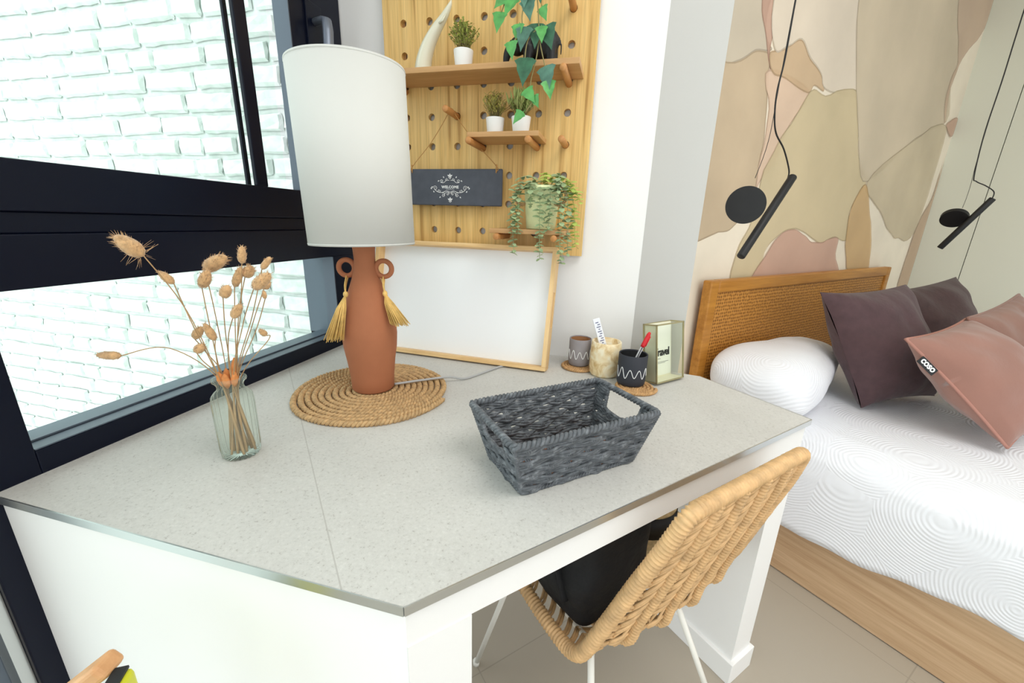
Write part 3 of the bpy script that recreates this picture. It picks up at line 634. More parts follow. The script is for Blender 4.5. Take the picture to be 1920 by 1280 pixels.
# ================================================================== PEGBOARD
PX = [-.639 + .079 * i for i in range(7)]; PZ = [1.128 + .0786 * i for i in range(11)]
X0, X1, Z0, Z1, YF = -.702, -.0995, 1.067, 1.98, 1.213
mb = MB()
xs = [X0] + [(PX[i] + PX[i + 1]) / 2 for i in range(6)] + [X1]; zs = [Z0] + [(PZ[i] + PZ[i + 1]) / 2 for i in range(10)] + [Z1]
for i in range(7):
    for j in range(11):
        cx, cz = PX[i], PZ[j]; n = 24; R_ = .0098; out = []; inn = []; back = []
        for k in range(n):
            a = 2 * PI * k / n + PI / n * 0; dx, dz = math.cos(a), math.sin(a); inn.append((cx + R_ * dx, YF, cz + R_ * dz)); back.append((cx + R_ * dx, YF + .015, cz + R_ * dz))
            tx = ((xs[i + 1] if dx > 0 else xs[i]) - cx) / dx if abs(dx) > 1e-9 else 1e9; tz = ((zs[j + 1] if dz > 0 else zs[j]) - cz) / dz if abs(dz) > 1e-9 else 1e9
            t = min(tx, tz); out.append((cx + dx * t, YF, cz + dz * t))
        cor = [(xs[i + 1], YF, zs[j + 1]), (xs[i], YF, zs[j + 1]), (xs[i], YF, zs[j]), (xs[i + 1], YF, zs[j])]
        vs_ = inn + out + back + cor; fs = [(k, n + k, n + (k + 1) % n, (k + 1) % n) for k in range(n)] + [(k, (k + 1) % n, 2 * n + (k + 1) % n, 2 * n + k) for k in range(n)]
        for q, (ax, az) in enumerate([(1, 1), (-1, 1), (-1, -1), (1, -1)]):
            # triangle to reach the cell corner, between the two outer points around it
            ang = math.atan2(cor[q][2] - cz, cor[q][0] - cx) % (2 * PI); k = int(ang / (2 * PI / n)) % n
            fs.append((n + k, 3 * n + q, n + (k + 1) % n))
        mb.add(vs_, fs)
mb.add([(X0, YF, Z0), (X1, YF, Z0), (X1, YF + .015, Z0), (X0, YF + .015, Z0)], [(0, 1, 2, 3)]); mb.add([(X0, YF, Z0), (X0, YF, Z1), (X0, YF + .015, Z1), (X0, YF + .015, Z0)], [(0, 1, 2, 3)])
mb.add([(X1, YF, Z0), (X1, YF, Z1), (X1, YF + .015, Z1), (X1, YF + .015, Z0)], [(0, 1, 2, 3)]); mb.add([(X0, YF, Z1), (X1, YF, Z1), (X1, YF + .015, Z1), (X0, YF + .015, Z1)], [(0, 1, 2, 3)])
pb = thing('pegboard', 'large light wooden pegboard with round holes on the white wall', 'pegboard', (-.40, YF, 1.067))
b = MB(); b.v = [frame_for(pb) @ v for v in mb.v]; b.f = mb.f; b.sm = mb.sm; b.mi = mb.mi; b.build('board', M['peg'], pb)
b = W(pb); b.box(X0 + .03, X0 + .06, YF + .0151, 1.2348, Z0 + .02, Z1 - .02); b.build('batten', M['shelf'], pb); b = W(pb); b.box(X1 - .06, X1 - .03, YF + .0151, 1.2348, Z0 + .02, Z1 - .02); b.build('batten', M['shelf'], pb)
def dowel(mb, x, z, y1=1.12, r=.0088, dz=0.0): mb.tube([(x, YF + .014, z), (x, y1 + .002, z + dz), (x, y1, z + dz)], [r, r, r * .85], 16)
def shelf(label, x0, x1, z, y0, th, pegs, cat='shelf'):
    t = thing('peg_shelf', label, cat, ((x0 + x1) / 2, YF, z), 0, 'shelf boards on the pegboard')
    b = W(t); b.box(x0, x1, y0, YF - .0005, z - th, z); b.build('shelf_board', M['shelf'], t, bevel=.0012)
    for px in pegs:
        b = W(t); dowel(b, px, z - th - .009, y0 - .012); b.build('support_peg', M['dowel'], t)
    return t
shelf('long wooden shelf board across the top of the pegboard holding the elephant', -.66, -.128, 1.5325, 1.10, .0135, [-.639, -.165])
shelf('short wooden shelf board in the middle holding two small potted plants', -.410, -.219, 1.3785, 1.10, .0125, [-.402, -.244])
shelf('lowest wooden shelf board carrying the green pot of eucalyptus', -.345, -.135, 1.139, 1.10, .0125, [-.323, -.165])
PEG = [(-.481, 1.442, 'wooden peg from which the slate sign hangs by a cord'), (-.165, 1.363, 'bare wooden peg at the right, level with the middle shelf'), (-.165, 1.678, 'bare wooden peg at the top right edge of the picture')]
for x, z, lab in PEG:
    mb = MB(); dowel(mb, x, z, 1.125); tag(mb.build('wooden_peg', M['dowel'], loc=(x, YF, z)), lab, 'peg', 'loose pegs in the pegboard')
# slate sign
sg = thing('slate_sign', 'small dark slate sign with white lettering hung by a cord on the pegboard', 'sign', (-.48, 1.19, 1.2))
b = W(sg); b.box(-.626, -.334, 1.183, 1.190, 1.1985, 1.2995); b.build('slate', M['slate'], sg, bevel=.004, seg=3)
for sx in (-.612, -.352):
    b = W(sg); b.tube(smooth_path([(-.481 + .006 * (1 if sx > -.48 else -1), 1.165, 1.4515 if 0 else 1.449), (-.481 + (.012 if sx > -.48 else -.012), 1.17, 1.436), ((sx - .481) / 2, 1.178, 1.37), (sx, 1.184, 1.306), (sx, 1.181, 1.292)], 5), .0011, 6)
    b.ball((sx, 1.182, 1.308), .003, 8, 6); b.tube([(sx, 1.1815, 1.303), (sx, 1.180, 1.288)], .0016, 6); b.build('cord', M['cord'], sg)
b = W(sg); b.tube([(-.487, 1.165, 1.449), (-.481, 1.165, 1.4518), (-.475, 1.165, 1.449)], .0011, 6); b.build('cord', M['cord'], sg)
b = W(sg); SM = lambda x, z: Matrix.Translation((x, 1.1826, z)) @ Matrix.Rotation(PI / 2, 4, 'X')
CX, CZ = -.493, 1.2475
b.text('WELCOME', .0105, SM(CX, CZ + .002), spacing=1.08, offset=.0004)
def curl(pts, r=.0007): b.tube([(CX + x, 1.1824, CZ + z) for x, z in [(p.x, p.z) for p in smooth_path([(x, 0, z) for x, z in pts], 5)]], r, 5)
def spiral(cx, cz, r, turns, s, a0=0): curl([(cx + s * r * (1 - .85 * i / 18) * math.cos(a0 + turns * 2 * PI * i / 18), cz + r * (1 - .85 * i / 18) * math.sin(a0 + turns * 2 * PI * i / 18)) for i in range(19)])
for s_ in (-1, 1):
    curl([(0, -.012), (s_ * .012, -.009), (s_ * .026, -.013), (s_ * .040, -.011), (s_ * .050, -.003)], .0009); curl([(s_ * .001, -.016), (s_ * .008, -.012), (s_ * .016, -.015), (s_ * .020, -.022)])
    spiral(s_ * .047, -.001, .007, 1.4, s_); spiral(s_ * .022, -.020, .0065, 1.3, s_, 1); spiral(s_ * .008, -.017, .004, 1.1, s_, 2); spiral(s_ * .035, -.008, .005, 1.2, s_, 3)
    curl([(s_ * .002, .021), (s_ * .012, .020), (s_ * .020, .014), (s_ * .030, .015)], .0008); spiral(s_ * .026, .018, .005, 1.2, s_); spiral(s_ * .012, .023, .004, 1.1, s_, 2)
    for q, (lx, lz) in enumerate([(.055, .004), (.058, -.004), (.034, .021), (.018, .027), (.030, -.024), (.050, -.013)]):
        b.leaf((CX + s_ * lx, 1.1824, CZ + lz), (s_ * .6, 0, .8 if q % 2 else -.6), (0, -1, 0), .006, .0035, fold=0)
for zc in (.031, -.034):
    for an in (90, 30, 150): b.leaf((CX, 1.1824, CZ + zc), (math.cos(math.radians(an)), 0, math.sin(math.radians(an))), (0, -1, 0), .009, .005, fold=0)
    spiral(0, zc - .004, .004, 1, 1); spiral(0, zc - .004, .004, 1, -1)
curl([(-.013, -.0045), (.013, -.0045)], .0004)
b.build('lettering', M['print_white'], sg)

# ---- things on the shelves
SZ = 1.5325
b = MB(); P = smooth_path([(-.553, 1.15, SZ), (-.549, 1.15, SZ + .03), (-.535, 1.15, SZ + .065), (-.513, 1.15, SZ + .098), (-.490, 1.15, SZ + .125), (-.474, 1.15, SZ + .148), (-.469, 1.15, SZ + .160)], 6)
b.tube(P, [.027 - .0265 * (i / (len(P) - 1)) ** 1.25 * .97 for i in range(len(P))], 24, flat=.8)
b.tube([(-.499, 1.138, SZ + .108), (-.488, 1.136, SZ + .112), (-.480, 1.141, SZ + .128)], [.0025, .003, .001], 8)
tag(b.build('horn_figurine', M['cream'], loc=(-.553, 1.15, SZ)), 'glossy cream horn-shaped ceramic figurine leaning on the top shelf', 'figurine')
def pot_plant(name, label, x, y, z, r0, r1, h, kind, rad, ht, n, mleaf, seed):
    rnd = random.Random(seed); t = thing(name, label, 'potted plant', (x, y, z), 0, 'small plants in white pots')
    b = MB(); b.lathe([(0, 0), (r0, 0), (r0 * 1.02, .002), (r1, h - .002), (r1, h), (r1 - .003, h), (r1 - .004, h - .008), (0, h - .008)], 36); b.build('pot', M['ceramic'], t)
    b = MB(); g = MB()
    for k in range(n):
        th = rnd.uniform(0, 2 * PI); el = rnd.uniform(.25, 1.5); q = rad * math.cos(el) * rnd.uniform(.75, 1.05); top = Vector((q * math.cos(th), q * math.sin(th) * .9, h + ht * (.25 + .75 * math.sin(el)) * rnd.uniform(.75, 1.05)))
        base = Vector((rnd.uniform(-.4, .4) * r1, rnd.uniform(-.4, .4) * r1, h - .008)); mid = base.lerp(top, .5) + Vector((0, 0, .004)); P = [base, mid, top]; g.tube(P, .0006, 4)
        m = 9 if kind != 'blade' else 7
        for i in range(m):
            f_ = .35 + .65 * i / (m - 1); p = base.lerp(mid, f_ * 2) if f_ < .5 else mid.lerp(top, f_ * 2 - 1); a = rnd.uniform(0, 2 * PI); d = Vector((math.cos(a), math.sin(a), rnd.uniform(.1, 1.0)))
            if kind == 'round': b.leaf(p, d, (0, 0, 1), rnd.uniform(.007, .010), rnd.uniform(.0045, .006))
            elif kind == 'needle': b.leaf(p, d, (0, 0, 1), rnd.uniform(.008, .013), .0032)
            else: b.leaf(p, d + Vector((0, 0, 1.4)), (math.cos(a), math.sin(a), .1), rnd.uniform(.016, .024), .0050)
    g.build('stem', M['vinestem'], t); b.build('foliage', mleaf, t); return t
pot_plant('boxwood_plant', 'bushy round-leaved plant in a white pot on the top shelf', -.437, 1.15, SZ, .0205, .0255, .047, 'round', .044, .068, 70, M['leaf_boxwood'], 1)
pot_plant('thyme_plant', 'airy fine-leaved plant in a white pot, left on the middle shelf', -.348, 1.15, 1.3785, .0205, .0245, .041, 'needle', .042, .062, 60, M['leaf_olive'], 2)
pot_plant('grass_plant', 'upright broad-bladed plant in a white pot, right on the middle shelf', -.277, 1.15, 1.3785, .0205, .0255, .042, 'blade', .042, .055, 60, mat('leaf_olive_green', (160, 172, 100), .6, noise_s=80, amt=.4), 3)
# elephant
el = thing('elephant_figurine', 'matte black elephant figurine behind the ivy on the top shelf', 'figurine', (-.245, 1.155, SZ))
b = MB(); b.ball((.018, 0, .052), (.040, .026, .036), 20, 14); b.ball((-.022, 0, .060), (.034, .022, .030), 18, 12); b.ball((-.048, 0, .050), (.022, .018, .022), 16, 10)
b.tube(smooth_path([(-.058, 0, .054), (-.072, 0, .040), (-.078, 0, .020), (-.076, 0, .002)], 6), [.014 - .0085 * i / 18 for i in range(19)], 14)
for x, y in ((-.018, -.013), (-.014, .013), (.040, -.013), (.042, .013)): b.tube([(x, y, 0), (x, y, .02), (x * .95, y * .9, .045)], [.0115, .0115, .014], 14)
b.tube(smooth_path([(.056, 0, .062), (.063, 0, .045), (.062, 0, .025)], 5), .0025, 8)
for s_ in (-1, 1): b.tube([(-.034, s_ * .016, .064), (-.030, s_ * .024, .052), (-.028, s_ * .024, .036)], [.016, .018, .007], 12, flat=.35, up=(0, 1, 0))
b.build('body', M['black'], el, remesh=.0028)
# ivy
LEAFS = [(.0, .12), (.05, .62), (.17, 1.0), (.30, .74), (.46, .68), (.66, .40), (.84, .16), (1.0, .0)]
iv = thing('ivy_vine', 'trailing green ivy hanging down in front of the top shelf', 'plant', (-.24, 1.09, 1.70))
IV = [(-.284, 1.08, 1.650, .040, 'm', -30), (-.252, 1.075, 1.640, .040, 'b', 10), (-.300, 1.08, 1.662, .04, 'm', -40), (-.217, 1.07, 1.622, .028, 'm', 20), (-.316, 1.08, 1.622, .038, 'm', -12), (-.259, 1.075, 1.668, .042, 'b', 0), (-.228, 1.07, 1.672, .042, 'd', 10),
(-.270, 1.07, 1.592, .034, 'm', -5), (-.252, 1.066, 1.582, .044, 'b', -12), (-.226, 1.07, 1.588, .044, 'd', -4), (-.203, 1.066, 1.582, .046, 'd', 14), (-.215, 1.06, 1.580, .030, 'm', 6), (-.284, 1.06, 1.555, .034, 'm', 5), (-.247, 1.062, 1.518, .052, 'd', -6), (-.199, 1.062, 1.500, .048, 'b', 8), (-.194, 1.058, 1.470, .036, 'm', 14),
(-.247, 1.06, 1.455, .034, 'm', 40), (-.226, 1.06, 1.442, .026, 'm', 24), (-.252, 1.06, 1.408, .030, 'm', -40)]
stems = [[(-.24, 1.12, 1.78), (-.275, 1.085, 1.70), (-.30, 1.08, 1.66), (-.316, 1.08, 1.625)], [(-.24, 1.12, 1.78), (-.238, 1.075, 1.70), (-.226, 1.068, 1.62), (-.219, 1.066, 1.56), (-.205, 1.064, 1.51), (-.194, 1.06, 1.475)],
         [(-.226, 1.068, 1.62), (-.222, 1.07, 1.58), (-.224, 1.066, 1.53), (-.236, 1.062, 1.47), (-.226, 1.06, 1.44), (-.245, 1.06, 1.41)], [(-.238, 1.075, 1.70), (-.262, 1.07, 1.62), (-.262, 1.068, 1.58), (-.282, 1.06, 1.556)], [(-.222, 1.068, 1.585), (-.246, 1.064, 1.56), (-.252, 1.062, 1.52)]]
for st in stems:
    b = W(iv); b.tube(smooth_path(st, 7), .0014, 6); b.build('stem', M['vinestem'], iv)
for x, y, z, L, kind, rot in IV:
    b = W(iv); a = math.radians(rot); d = Vector((math.sin(a), -.25, -math.cos(a))); L *= 1.22; b.leaf((x, y, z + L * .1), d, (random.uniform(-.35, .35), -1, random.uniform(-.2, .3)), L, L * .85, LEAFS, .22, .12)
    b.tube([(x, y, z), (x - d.x * .006, y + .004, z + .008)], .0008, 5)
    b.build('leaf', M[{'m': 'leaf_mid', 'b': 'leaf_blue', 'd': 'leaf_dark'}[kind]], iv)
b = W(iv); dowel(b, -.244, 1.757, 1.09); b.build('support_peg', M['dowel'], iv)
# eucalyptus
eu = thing('eucalyptus_pot', 'pale green pot of trailing eucalyptus on the lowest shelf board', 'potted plant', (-.212, 1.152, 1.1395))
b = MB(); b.lathe([(0, 0), (.038, 0), (.040, .002), (.0485, .100), (.0505, .112), (.0475, .112), (.044, .098), (0, .098)], 40); b.build('pot', M['greenpot'], eu)
for s_ in (-1, 1):
    b = MB(); c = Vector((s_ * .052, -.012 if s_ < 0 else -.03, .085)); rope(b, [c + Vector((s_ * .018 * math.cos(a), -.006, .022 * math.sin(a))) for a in [-2.2 + 4.4 * i / 20 for i in range(21)]], .0048, .012); b.build('rope_handle', M['jute'], eu)
rnd = random.Random(11)
def strand(b, g, P, dens, size):
    P = smooth_path(P, 8); g.tube(P, .0008, 5); P = resample(P, dens)
    for i, p in enumerate(P[1:]):
        for s_ in (0, PI):
            a = i * 1.6 + s_ + rnd.uniform(-.3, .3); d = Vector((math.cos(a), math.sin(a) * .8, rnd.uniform(-.5, .3))); L = size * rnd.uniform(.75, 1.15) * (1 - .35 * i / len(P))
            b.leaf(p, d, (0, -.4, 1), L, L * .8, ((0, .25), (.25, .9), (.55, 1.0), (.85, .7), (1, .15)), .12, .15)
STR = [[(-.02, -.03, .105), (-.055, -.045, .115), (-.066, -.055, .05), (-.064, -.058, -.02), (-.060, -.055, -.065)], [(-.03, -.03, .105), (-.050, -.05, .10), (-.052, -.058, .04), (-.050, -.056, -.01)],
       [(.0, -.035, .105), (.005, -.06, .10), (.008, -.066, .04), (.010, -.066, -.02), (.013, -.064, -.075)], [(.015, -.035, .105), (.03, -.06, .10), (.034, -.064, .04), (.030, -.064, .0)],
       [(.03, -.02, .105), (.062, -.035, .115), (.078, -.045, .05), (.082, -.045, -.02), (.084, -.045, -.06)], [(.03, -.02, .105), (.07, -.03, .115), (.092, -.035, .06), (.098, -.04, .0), (.104, -.04, -.04)],
       [(.02, -.03, .105), (.055, -.05, .10), (.062, -.055, .03), (.064, -.058, -.04), (.070, -.055, -.085)], [(-.01, -.02, .105), (-.02, -.055, .115), (-.018, -.062, .06)], [(.0, .0, .105), (.03, -.01, .135), (.07, -.03, .125), (.10, -.035, .09)],
       [(.0, .0, .10), (-.03, -.01, .135), (-.055, -.03, .13)], [(.01, .0, .10), (.01, -.02, .14), (.015, -.05, .125)], [(.03, .0, .10), (.045, -.02, .138), (.05, -.05, .12), (.05, -.06, .08)], [(.05, -.03, .10), (.09, -.04, .10), (.11, -.045, .07)]]
for k, P in enumerate(STR):
    b = MB(); strand(b, b, P, .0088, .0205); b.build('trailing_stem', [M['euc'], M['euc_light']][1 if k in (5, 8, 10, 12) else 0], eu)

# ================================================================== TRAY
tr = bpy.data.objects.new('serving_tray', None); col.objects.link(tr); tag(tr, 'wooden serving tray with white inside leaning against the wall behind the lamp', 'tray')
bl = Vector((-.742, 1.116, .7505)); br = Vector((-.163, 1.0835, .7505)); ex = (br - bl).normalized(); TWd = (br - bl).length
topr = Vector((-.157, 1.160, 1.089)); ey = (topr - br); ey = (ey - ex * ey.dot(ex)); TH = ey.length; ey.normalize(); ez = ex.cross(ey)
tr.matrix_world = Matrix(((ex.x, ey.x, ez.x, bl.x), (ex.y, ey.y, ez.y, bl.y), (ex.z, ey.z, ez.z, bl.z), (0, 0, 0, 1)))
b = MB(); b.box(.010, TWd - .010, .010, TH - .010, -.016, -.010); b.build('tray_bottom', M['traywhite'], tr)
b = MB(); b.box(0, TWd, 0, .012, -.022, .022); b.build('long_side', M['traywood'], tr, bevel=.0012)
b = MB(); b.box(0, TWd, TH - .012, TH, -.022, .022); b.build('long_side', M['traywood'], tr, bevel=.0012)
for x0 in (0, TWd - .012):
    b = MB(); x1 = x0 + .012; b.box(x0, x1, .012, TH * .5 - .05, -.022, .022); b.box(x0, x1, TH * .5 + .05, TH - .012, -.022, .022); b.box(x0, x1, TH * .5 - .05, TH * .5 + .05, -.022, -.008); b.box(x0, x1, TH * .5 - .05, TH * .5 + .05, .010, .022)
    b.build('handle_side', M['trayend'], tr)

# ================================================================== CUPS, CANDLE, FRAME
def coaster(x, y, r, label):
    mb = MB(); pts = []
    for i in range(5 * 40 + 1):
        t = i / 40; q = .004 + (r - .006) * t / 5; pts.append((x + q * math.cos(2 * PI * t), y + q * math.sin(2 * PI * t), .7545))
    rope(mb, pts, .0055, .012, 2, 6, step=.003); mb.lathe([(0, .7505), (r - .006, .7505), (r - .006, .755), (0, .755)], 30, (x, y))
    tag(mb.build('coaster', M['cork'], loc=(x, y, .75)), label, 'coaster', 'round woven coasters')
coaster(-.080, 1.146, .050, 'woven coaster under the grey mug near the wall'); coaster(.080, 1.030, .053, 'woven coaster under the black mug')
def mug(label, x, y, z, r, h, mo, mi, mw, ph):
    t = thing('mug', label, 'mug', (x, y, z), 0, 'mugs with a wavy white line')
    b = MB(); b.lathe([(0, 0), (r * .93, 0), (r * .97, .003), (r, .012), (r, h), (r - .0012, h + .001), (r - .003, h), (r - .003, h - .002)], 44); b.f.pop(); b.sm.pop(); b.mi.pop(); b.build('mug_body', mo, t)
    b = MB(); b.lathe([(r - .0028, h - .001), (r - .0034, .006), (0, .006)], 44); b.f = [f for f in b.f if len(f) == 4]; b.sm = b.sm[:len(b.f)]; b.mi = b.mi[:len(b.f)]; b.build('inside_glaze', mi, t)
    b = MB(); a0 = math.atan2(-y, -x)
    P = [(( r + .0004) * math.cos(a0 - 1.35 + 2.7 * i / 160), (r + .0004) * math.sin(a0 - 1.35 + 2.7 * i / 160), h * .43 + h * (.15 + .03 * math.sin(i * .05)) * math.sin(ph + 2 * PI * 4.4 * i / 160)) for i in range(161)]
    b.tube(P, .0010, 5); b.build('wavy_line', mw, t)
mug('grey mug with brown inside and wavy white line by the wall', -.078, 1.150, .7605, .0315, .078, M['greymug'], M['brownglaze'], M['print_white'], 0)
mug('black mug with wavy white line holding the red pen', .067, 1.043, .7605, .0365, .080, M['blackmug'], M['black'], M['print_white'], 1.2)
cx, cy = -.003, 1.112
t = thing('candle_jar', 'honey-coloured onyx jar between the two mugs', 'jar', (cx, cy, .7505))
b = MB(); b.lathe([(0, 0), (.036, 0), (.0405, .006), (.043, .025), (.0425, .07), (.0405, .096), (.039, .098), (.035, .097), (.034, .03), (0, .03)], 40); b.build('jar_body', M['onyx'], t)
t = thing('thermometer', 'white stick with grey printed marks standing in the onyx jar', 'stick', (cx, cy, .785))
a = Vector((cx + .008, cy + .004, .783)); e = Vector((cx - .036, cy + .016, .905)); d = (e - a).normalized(); u = Vector((.97, .24, 0)); u = (u - d * u.dot(d)).normalized(); v = u.cross(d)
Mx = Matrix(((u.x, d.x, v.x, a.x), (u.y, d.y, v.y, a.y), (u.z, d.z, v.z, a.z), (0, 0, 0, 1)))
b = W(t); b.M = b.M @ Mx; Ls = (e - a).length; b.box(-.010, .010, 0, Ls, -.002, .002); b.build('stick_body', M['whiteplastic'], t, bevel=.0015)
b = W(t); b.M = b.M @ Mx
for k in range(12):
    yy = Ls * .35 + k * Ls * .6 / 12
    for sz in (-.0022, .0022): b.box(-.001 - .004 * (k % 2), .0065 - .003 * ((k + 1) % 3 == 0), yy, yy + .0028, sz - .0002, sz + .0002)
b.build('printed_marks', M['markgrey'], t)
t = thing('ballpoint_pen', 'clear ballpoint pen with red cap standing in the black mug', 'pen', (.067, 1.043, .768))
a = Vector((.052, 1.030, .768)); e = Vector((.101, 1.052, .898)); d = (e - a).normalized(); L = (e - a).length
b = W(t); b.tube([a, a + d * L * .72], .0040, 6, smooth=False); b.build('barrel', M['plastic_clear'], t)
b = W(t); b.tube([a + d * L * .05 - Vector((0, .0042, 0)), a + d * L * .7 - Vector((0, .0042, 0))], .0011, 6); b.build('ink_tube', M['ink'], t)
b = W(t); b.tube([a + d * L * .70, a + d * L * .74, a + d * L * .95, e], [.0050, .0056, .0050, .0028], 12); b.tube([a + d * L * .73 + Vector((.006, 0, -.002)), a + d * L * .93 + Vector((.006, 0, -.002))], .0014, 6); b.build('cap', M['redplastic'], t)
# picture frame: brass box frame leaning back
pf = bpy.data.objects.new('picture_frame', None); col.objects.link(pf); tag(pf, 'brass box frame with a printed word standing beside the black mug', 'picture frame')
bl = Vector((.1357, 1.0596, .7505)); br = Vector((.2135, 1.140, .7505)); ex = (br - bl).normalized(); dp = Vector((0, 0, 1)).cross(ex); th = math.radians(9); ey = Vector((0, 0, 1)) * math.cos(th) + dp * math.sin(th); ez = ex.cross(ey); FWd = (br - bl).length
pf.matrix_world = Matrix(((ex.x, ey.x, ez.x, bl.x), (ex.y, ey.y, ez.y, bl.y), (ex.z, ey.z, ez.z, bl.z + .006), (0, 0, 0, 1)))
FH, FD = .158, .042
b = MB(); q = .0035
for zz in (0, -FD):
    b.box(0, q, 0, FH, zz - q, zz); b.box(FWd - q, FWd, 0, FH, zz - q, zz); b.box(0, FWd, 0, q, zz - q, zz); b.box(0, FWd, FH - q, FH, zz - q, zz)
for x in (0, FWd - q):
    for y in (0, FH - q): b.box(x, x + q, y, y + q, -FD, 0)
b.build('brass_edge', M['brass'], pf)
b = MB(); b.box(q, FWd - q, q, FH - q, -.0025, -.0015); b.box(.001, .002, q, FH - q, -FD, -q); b.box(FWd - .002, FWd - .001, q, FH - q, -FD, -q); b.build('glass_pane', M['frameglass'], pf)
b = MB(); b.box(.002, FWd - .002, .002, FH - .002, -FD - .002, -FD + .0015); b.box(.002, FWd - .002, .002, .004, -FD, -.003); b.box(.0025, .0035, .002, FH - .002, -FD, -.004); b.build('backing', mat('cream_backing', (236, 232, 210), .6), pf)
b = MB(); b.box(.008, FWd - .006, .008, FH - .008, -FD + .002, -FD + .003); b.build('paper_print', M['paper'], pf)
b = MB(); b.text('Travel', .030, Matrix.Translation((FWd * .60, FH * .46, -FD + .0034)), spacing=.86, offset=.0010); 
b.box(FWd * .45, FWd * .56, FH * .345, FH * .352, -FD + .003, -FD + .0034); b.box(FWd * .45, FWd * .86, FH * .285, FH * .290, -FD + .003, -FD + .0034); b.box(FWd * .45, FWd * .74, FH * .265, FH * .269, -FD + .003, -FD + .0034)
b.build('printed_word', M['ink'], pf)

# ================================================================== BED
bd = thing('bed', 'bed with oak base and cane-panelled wooden headboard', 'bed', bh(.0, 1.43, 0), AH)
BM = frame_for(bd) @ MBH
def BW(): b = MB(); b.M = BM; return b
b = BW(); b.box(1.43, 3.60, -1.5, .865, 0.003, .25); b.build('bed_base', M['oak'], bd, bevel=.002)
b = BW(); b.box(1.45, 3.58, -1.48, .86, .25, .505); b.build('mattress', M['ceramic'], bd, bevel=.05, seg=4)
hb = BW(); hb.box(1.392, 1.445, .872, .908, 0.0, .972); hb.box(3.08, 3.13, .872, .908, 0.0, .972); hb.box(1.445, 3.08, .872, .908, .925, .972); hb.box(1.445, 3.08, .872, .908, .30, .36)
ho = hb.build('headboard_frame', M['teak'], bd, bevel=.006, seg=3)
b = BW(); b.box(1.445, 3.08, .882, .900, .36, .925); b.build('cane_panel', M['cane'], ho)
# coverlet
def cov(u, v):
    B = .855 - 2.4 * v; zb = .262 - .075 * max(0, min(1, (B + .06) / .55)) + .006 * math.sin(B * 17) + .003 * math.sin(B * 41)
    prof = [(3.64, .533), (3.0, .535), (2.4, .535), (1.9, .535), (1.62, .533), (1.52, .527), (1.455, .505), (1.425, .465), (1.415, .41), (1.412, .33), (1.410, zb)]
    x = u * (len(prof) - 1); i = min(int(x), len(prof) - 2); t = x - i; h = prof[i][0] * (1 - t) + prof[i + 1][0] * t; z = prof[i][1] * (1 - t) + prof[i + 1][1] * t
    nz = noise.noise(Vector((h * 3, B * 3, 0))); z += .006 * nz * (1 if z > .5 else 0); h += (.008 * math.sin(B * 9 + 1) + .006 * nz) * (1 if z < .45 else 0) * (1 - z / .5) * 1.6
    return Vector((h, B, z))
b = MB(); b.M = MBH; b.patch(cov, 60, 90); o = b.build('coverlet', M['coverlet'], loc=bh(.0, 1.9, .53), solid=.006); tag(o, 'white quilted coverlet spread over the bed', 'bedspread')
# pillow
sgp = lambda x, p: math.copysign(abs(x) ** p, x)
def pillow_pt(u, v):
    th_ = 2 * PI * u; ph_ = -PI / 2 + PI * v; ce = sgp(math.cos(ph_), .62); a = ce * sgp(math.cos(th_), .5); b_ = ce * sgp(math.sin(th_), .5); c = sgp(math.sin(ph_), .72)
    k = (a + 1) / 2; front = .470 + .195 * k; zt = .758 - .045 * k; p = bh((front + .866) / 2 + (.866 - front) / 2 * b_, 1.755 + .385 * a, 0)
    p.z = (zt + .537) / 2 + (zt - .537) / 2 * c - .035 * max(0, -b_) ** 2 * max(0, c) - .02 * max(0, -a) ** 3
    return p + Vector((noise.noise(p * 6), noise.noise(p * 6 + Vector((9, 0, 0))), noise.noise(p * 5))) * .012
b = MB(); b.patch(pillow_pt, 96, 40)
tag(b.build('pillow', M['coverlet'], loc=bh(.69, 1.755, .54), weld=True), 'plump white quilted pillow against the headboard, nearest the desk', 'pillow')
# cushions
def cushion(name, label, TLc, TRc, BRc, BLc, th, m, seed, bow=.07, piping=None, back=.9):
    TLc, TRc, BRc, BLc = [Vector(x) for x in (TLc, TRc, BRc, BLc)]; c = (TLc + TRc + BRc + BLc) / 4; nn = (TRc - TLc + BRc - BLc).cross(TLc - BLc + TRc - BRc).normalized()
    if nn.dot(Vector((0, 0, 1.155)) - c) < 0: nn = -nn
    low = min(TLc.z, TRc.z, BRc.z, BLc.z); t = thing(name, label, 'cushion', (c.x, c.y, low), 0, 'scatter cushions on the bed'); ofs = Vector((seed * 3.1, seed * 1.7, 0))
    def pt(u, v, s):
        U = 2 * u - 1; V = 2 * v - 1; U2 = U * (1 - bow * (1 - V * V)); V2 = V * (1 - bow * (1 - U * U)); a = (U2 + 1) / 2; b_ = (V2 + 1) / 2
        p = (BLc * (1 - a) + BRc * a) * (1 - b_) + (TLc * (1 - a) + TRc * a) * b_
        e = max(0, (1 - U * U) * (1 - V * V)); p += nn * (s * th * e ** .5 * (1 if s > 0 else back))
        wr = noise.noise(Vector((U * 2.2, V * 2.2, s)) + ofs) * .020 * e ** .3 + noise.noise(Vector((U * 6, V * 1.5, s)) + ofs) * .005 * (1 - e)
        q = p + nn * wr * s; return q
    b = W(t); b.patch(lambda u, v: pt(u, v, 1), 36, 36); b.patch(lambda u, v: pt(u, v, -1), 36, 36, flip=True); b.build('cover', m, t, weld=True)
    if piping:
        ring = [pt(i / 30, 0, 0) for i in range(30)] + [pt(1, i / 30, 0) for i in range(30)] + [pt(1 - i / 30, 1, 0) for i in range(30)] + [pt(0, 1 - i / 30, 0) for i in range(30)]
        b = W(t); b.tube(ring, .0045, 8, True); b.build('seam', piping, t)
    return t, pt, nn
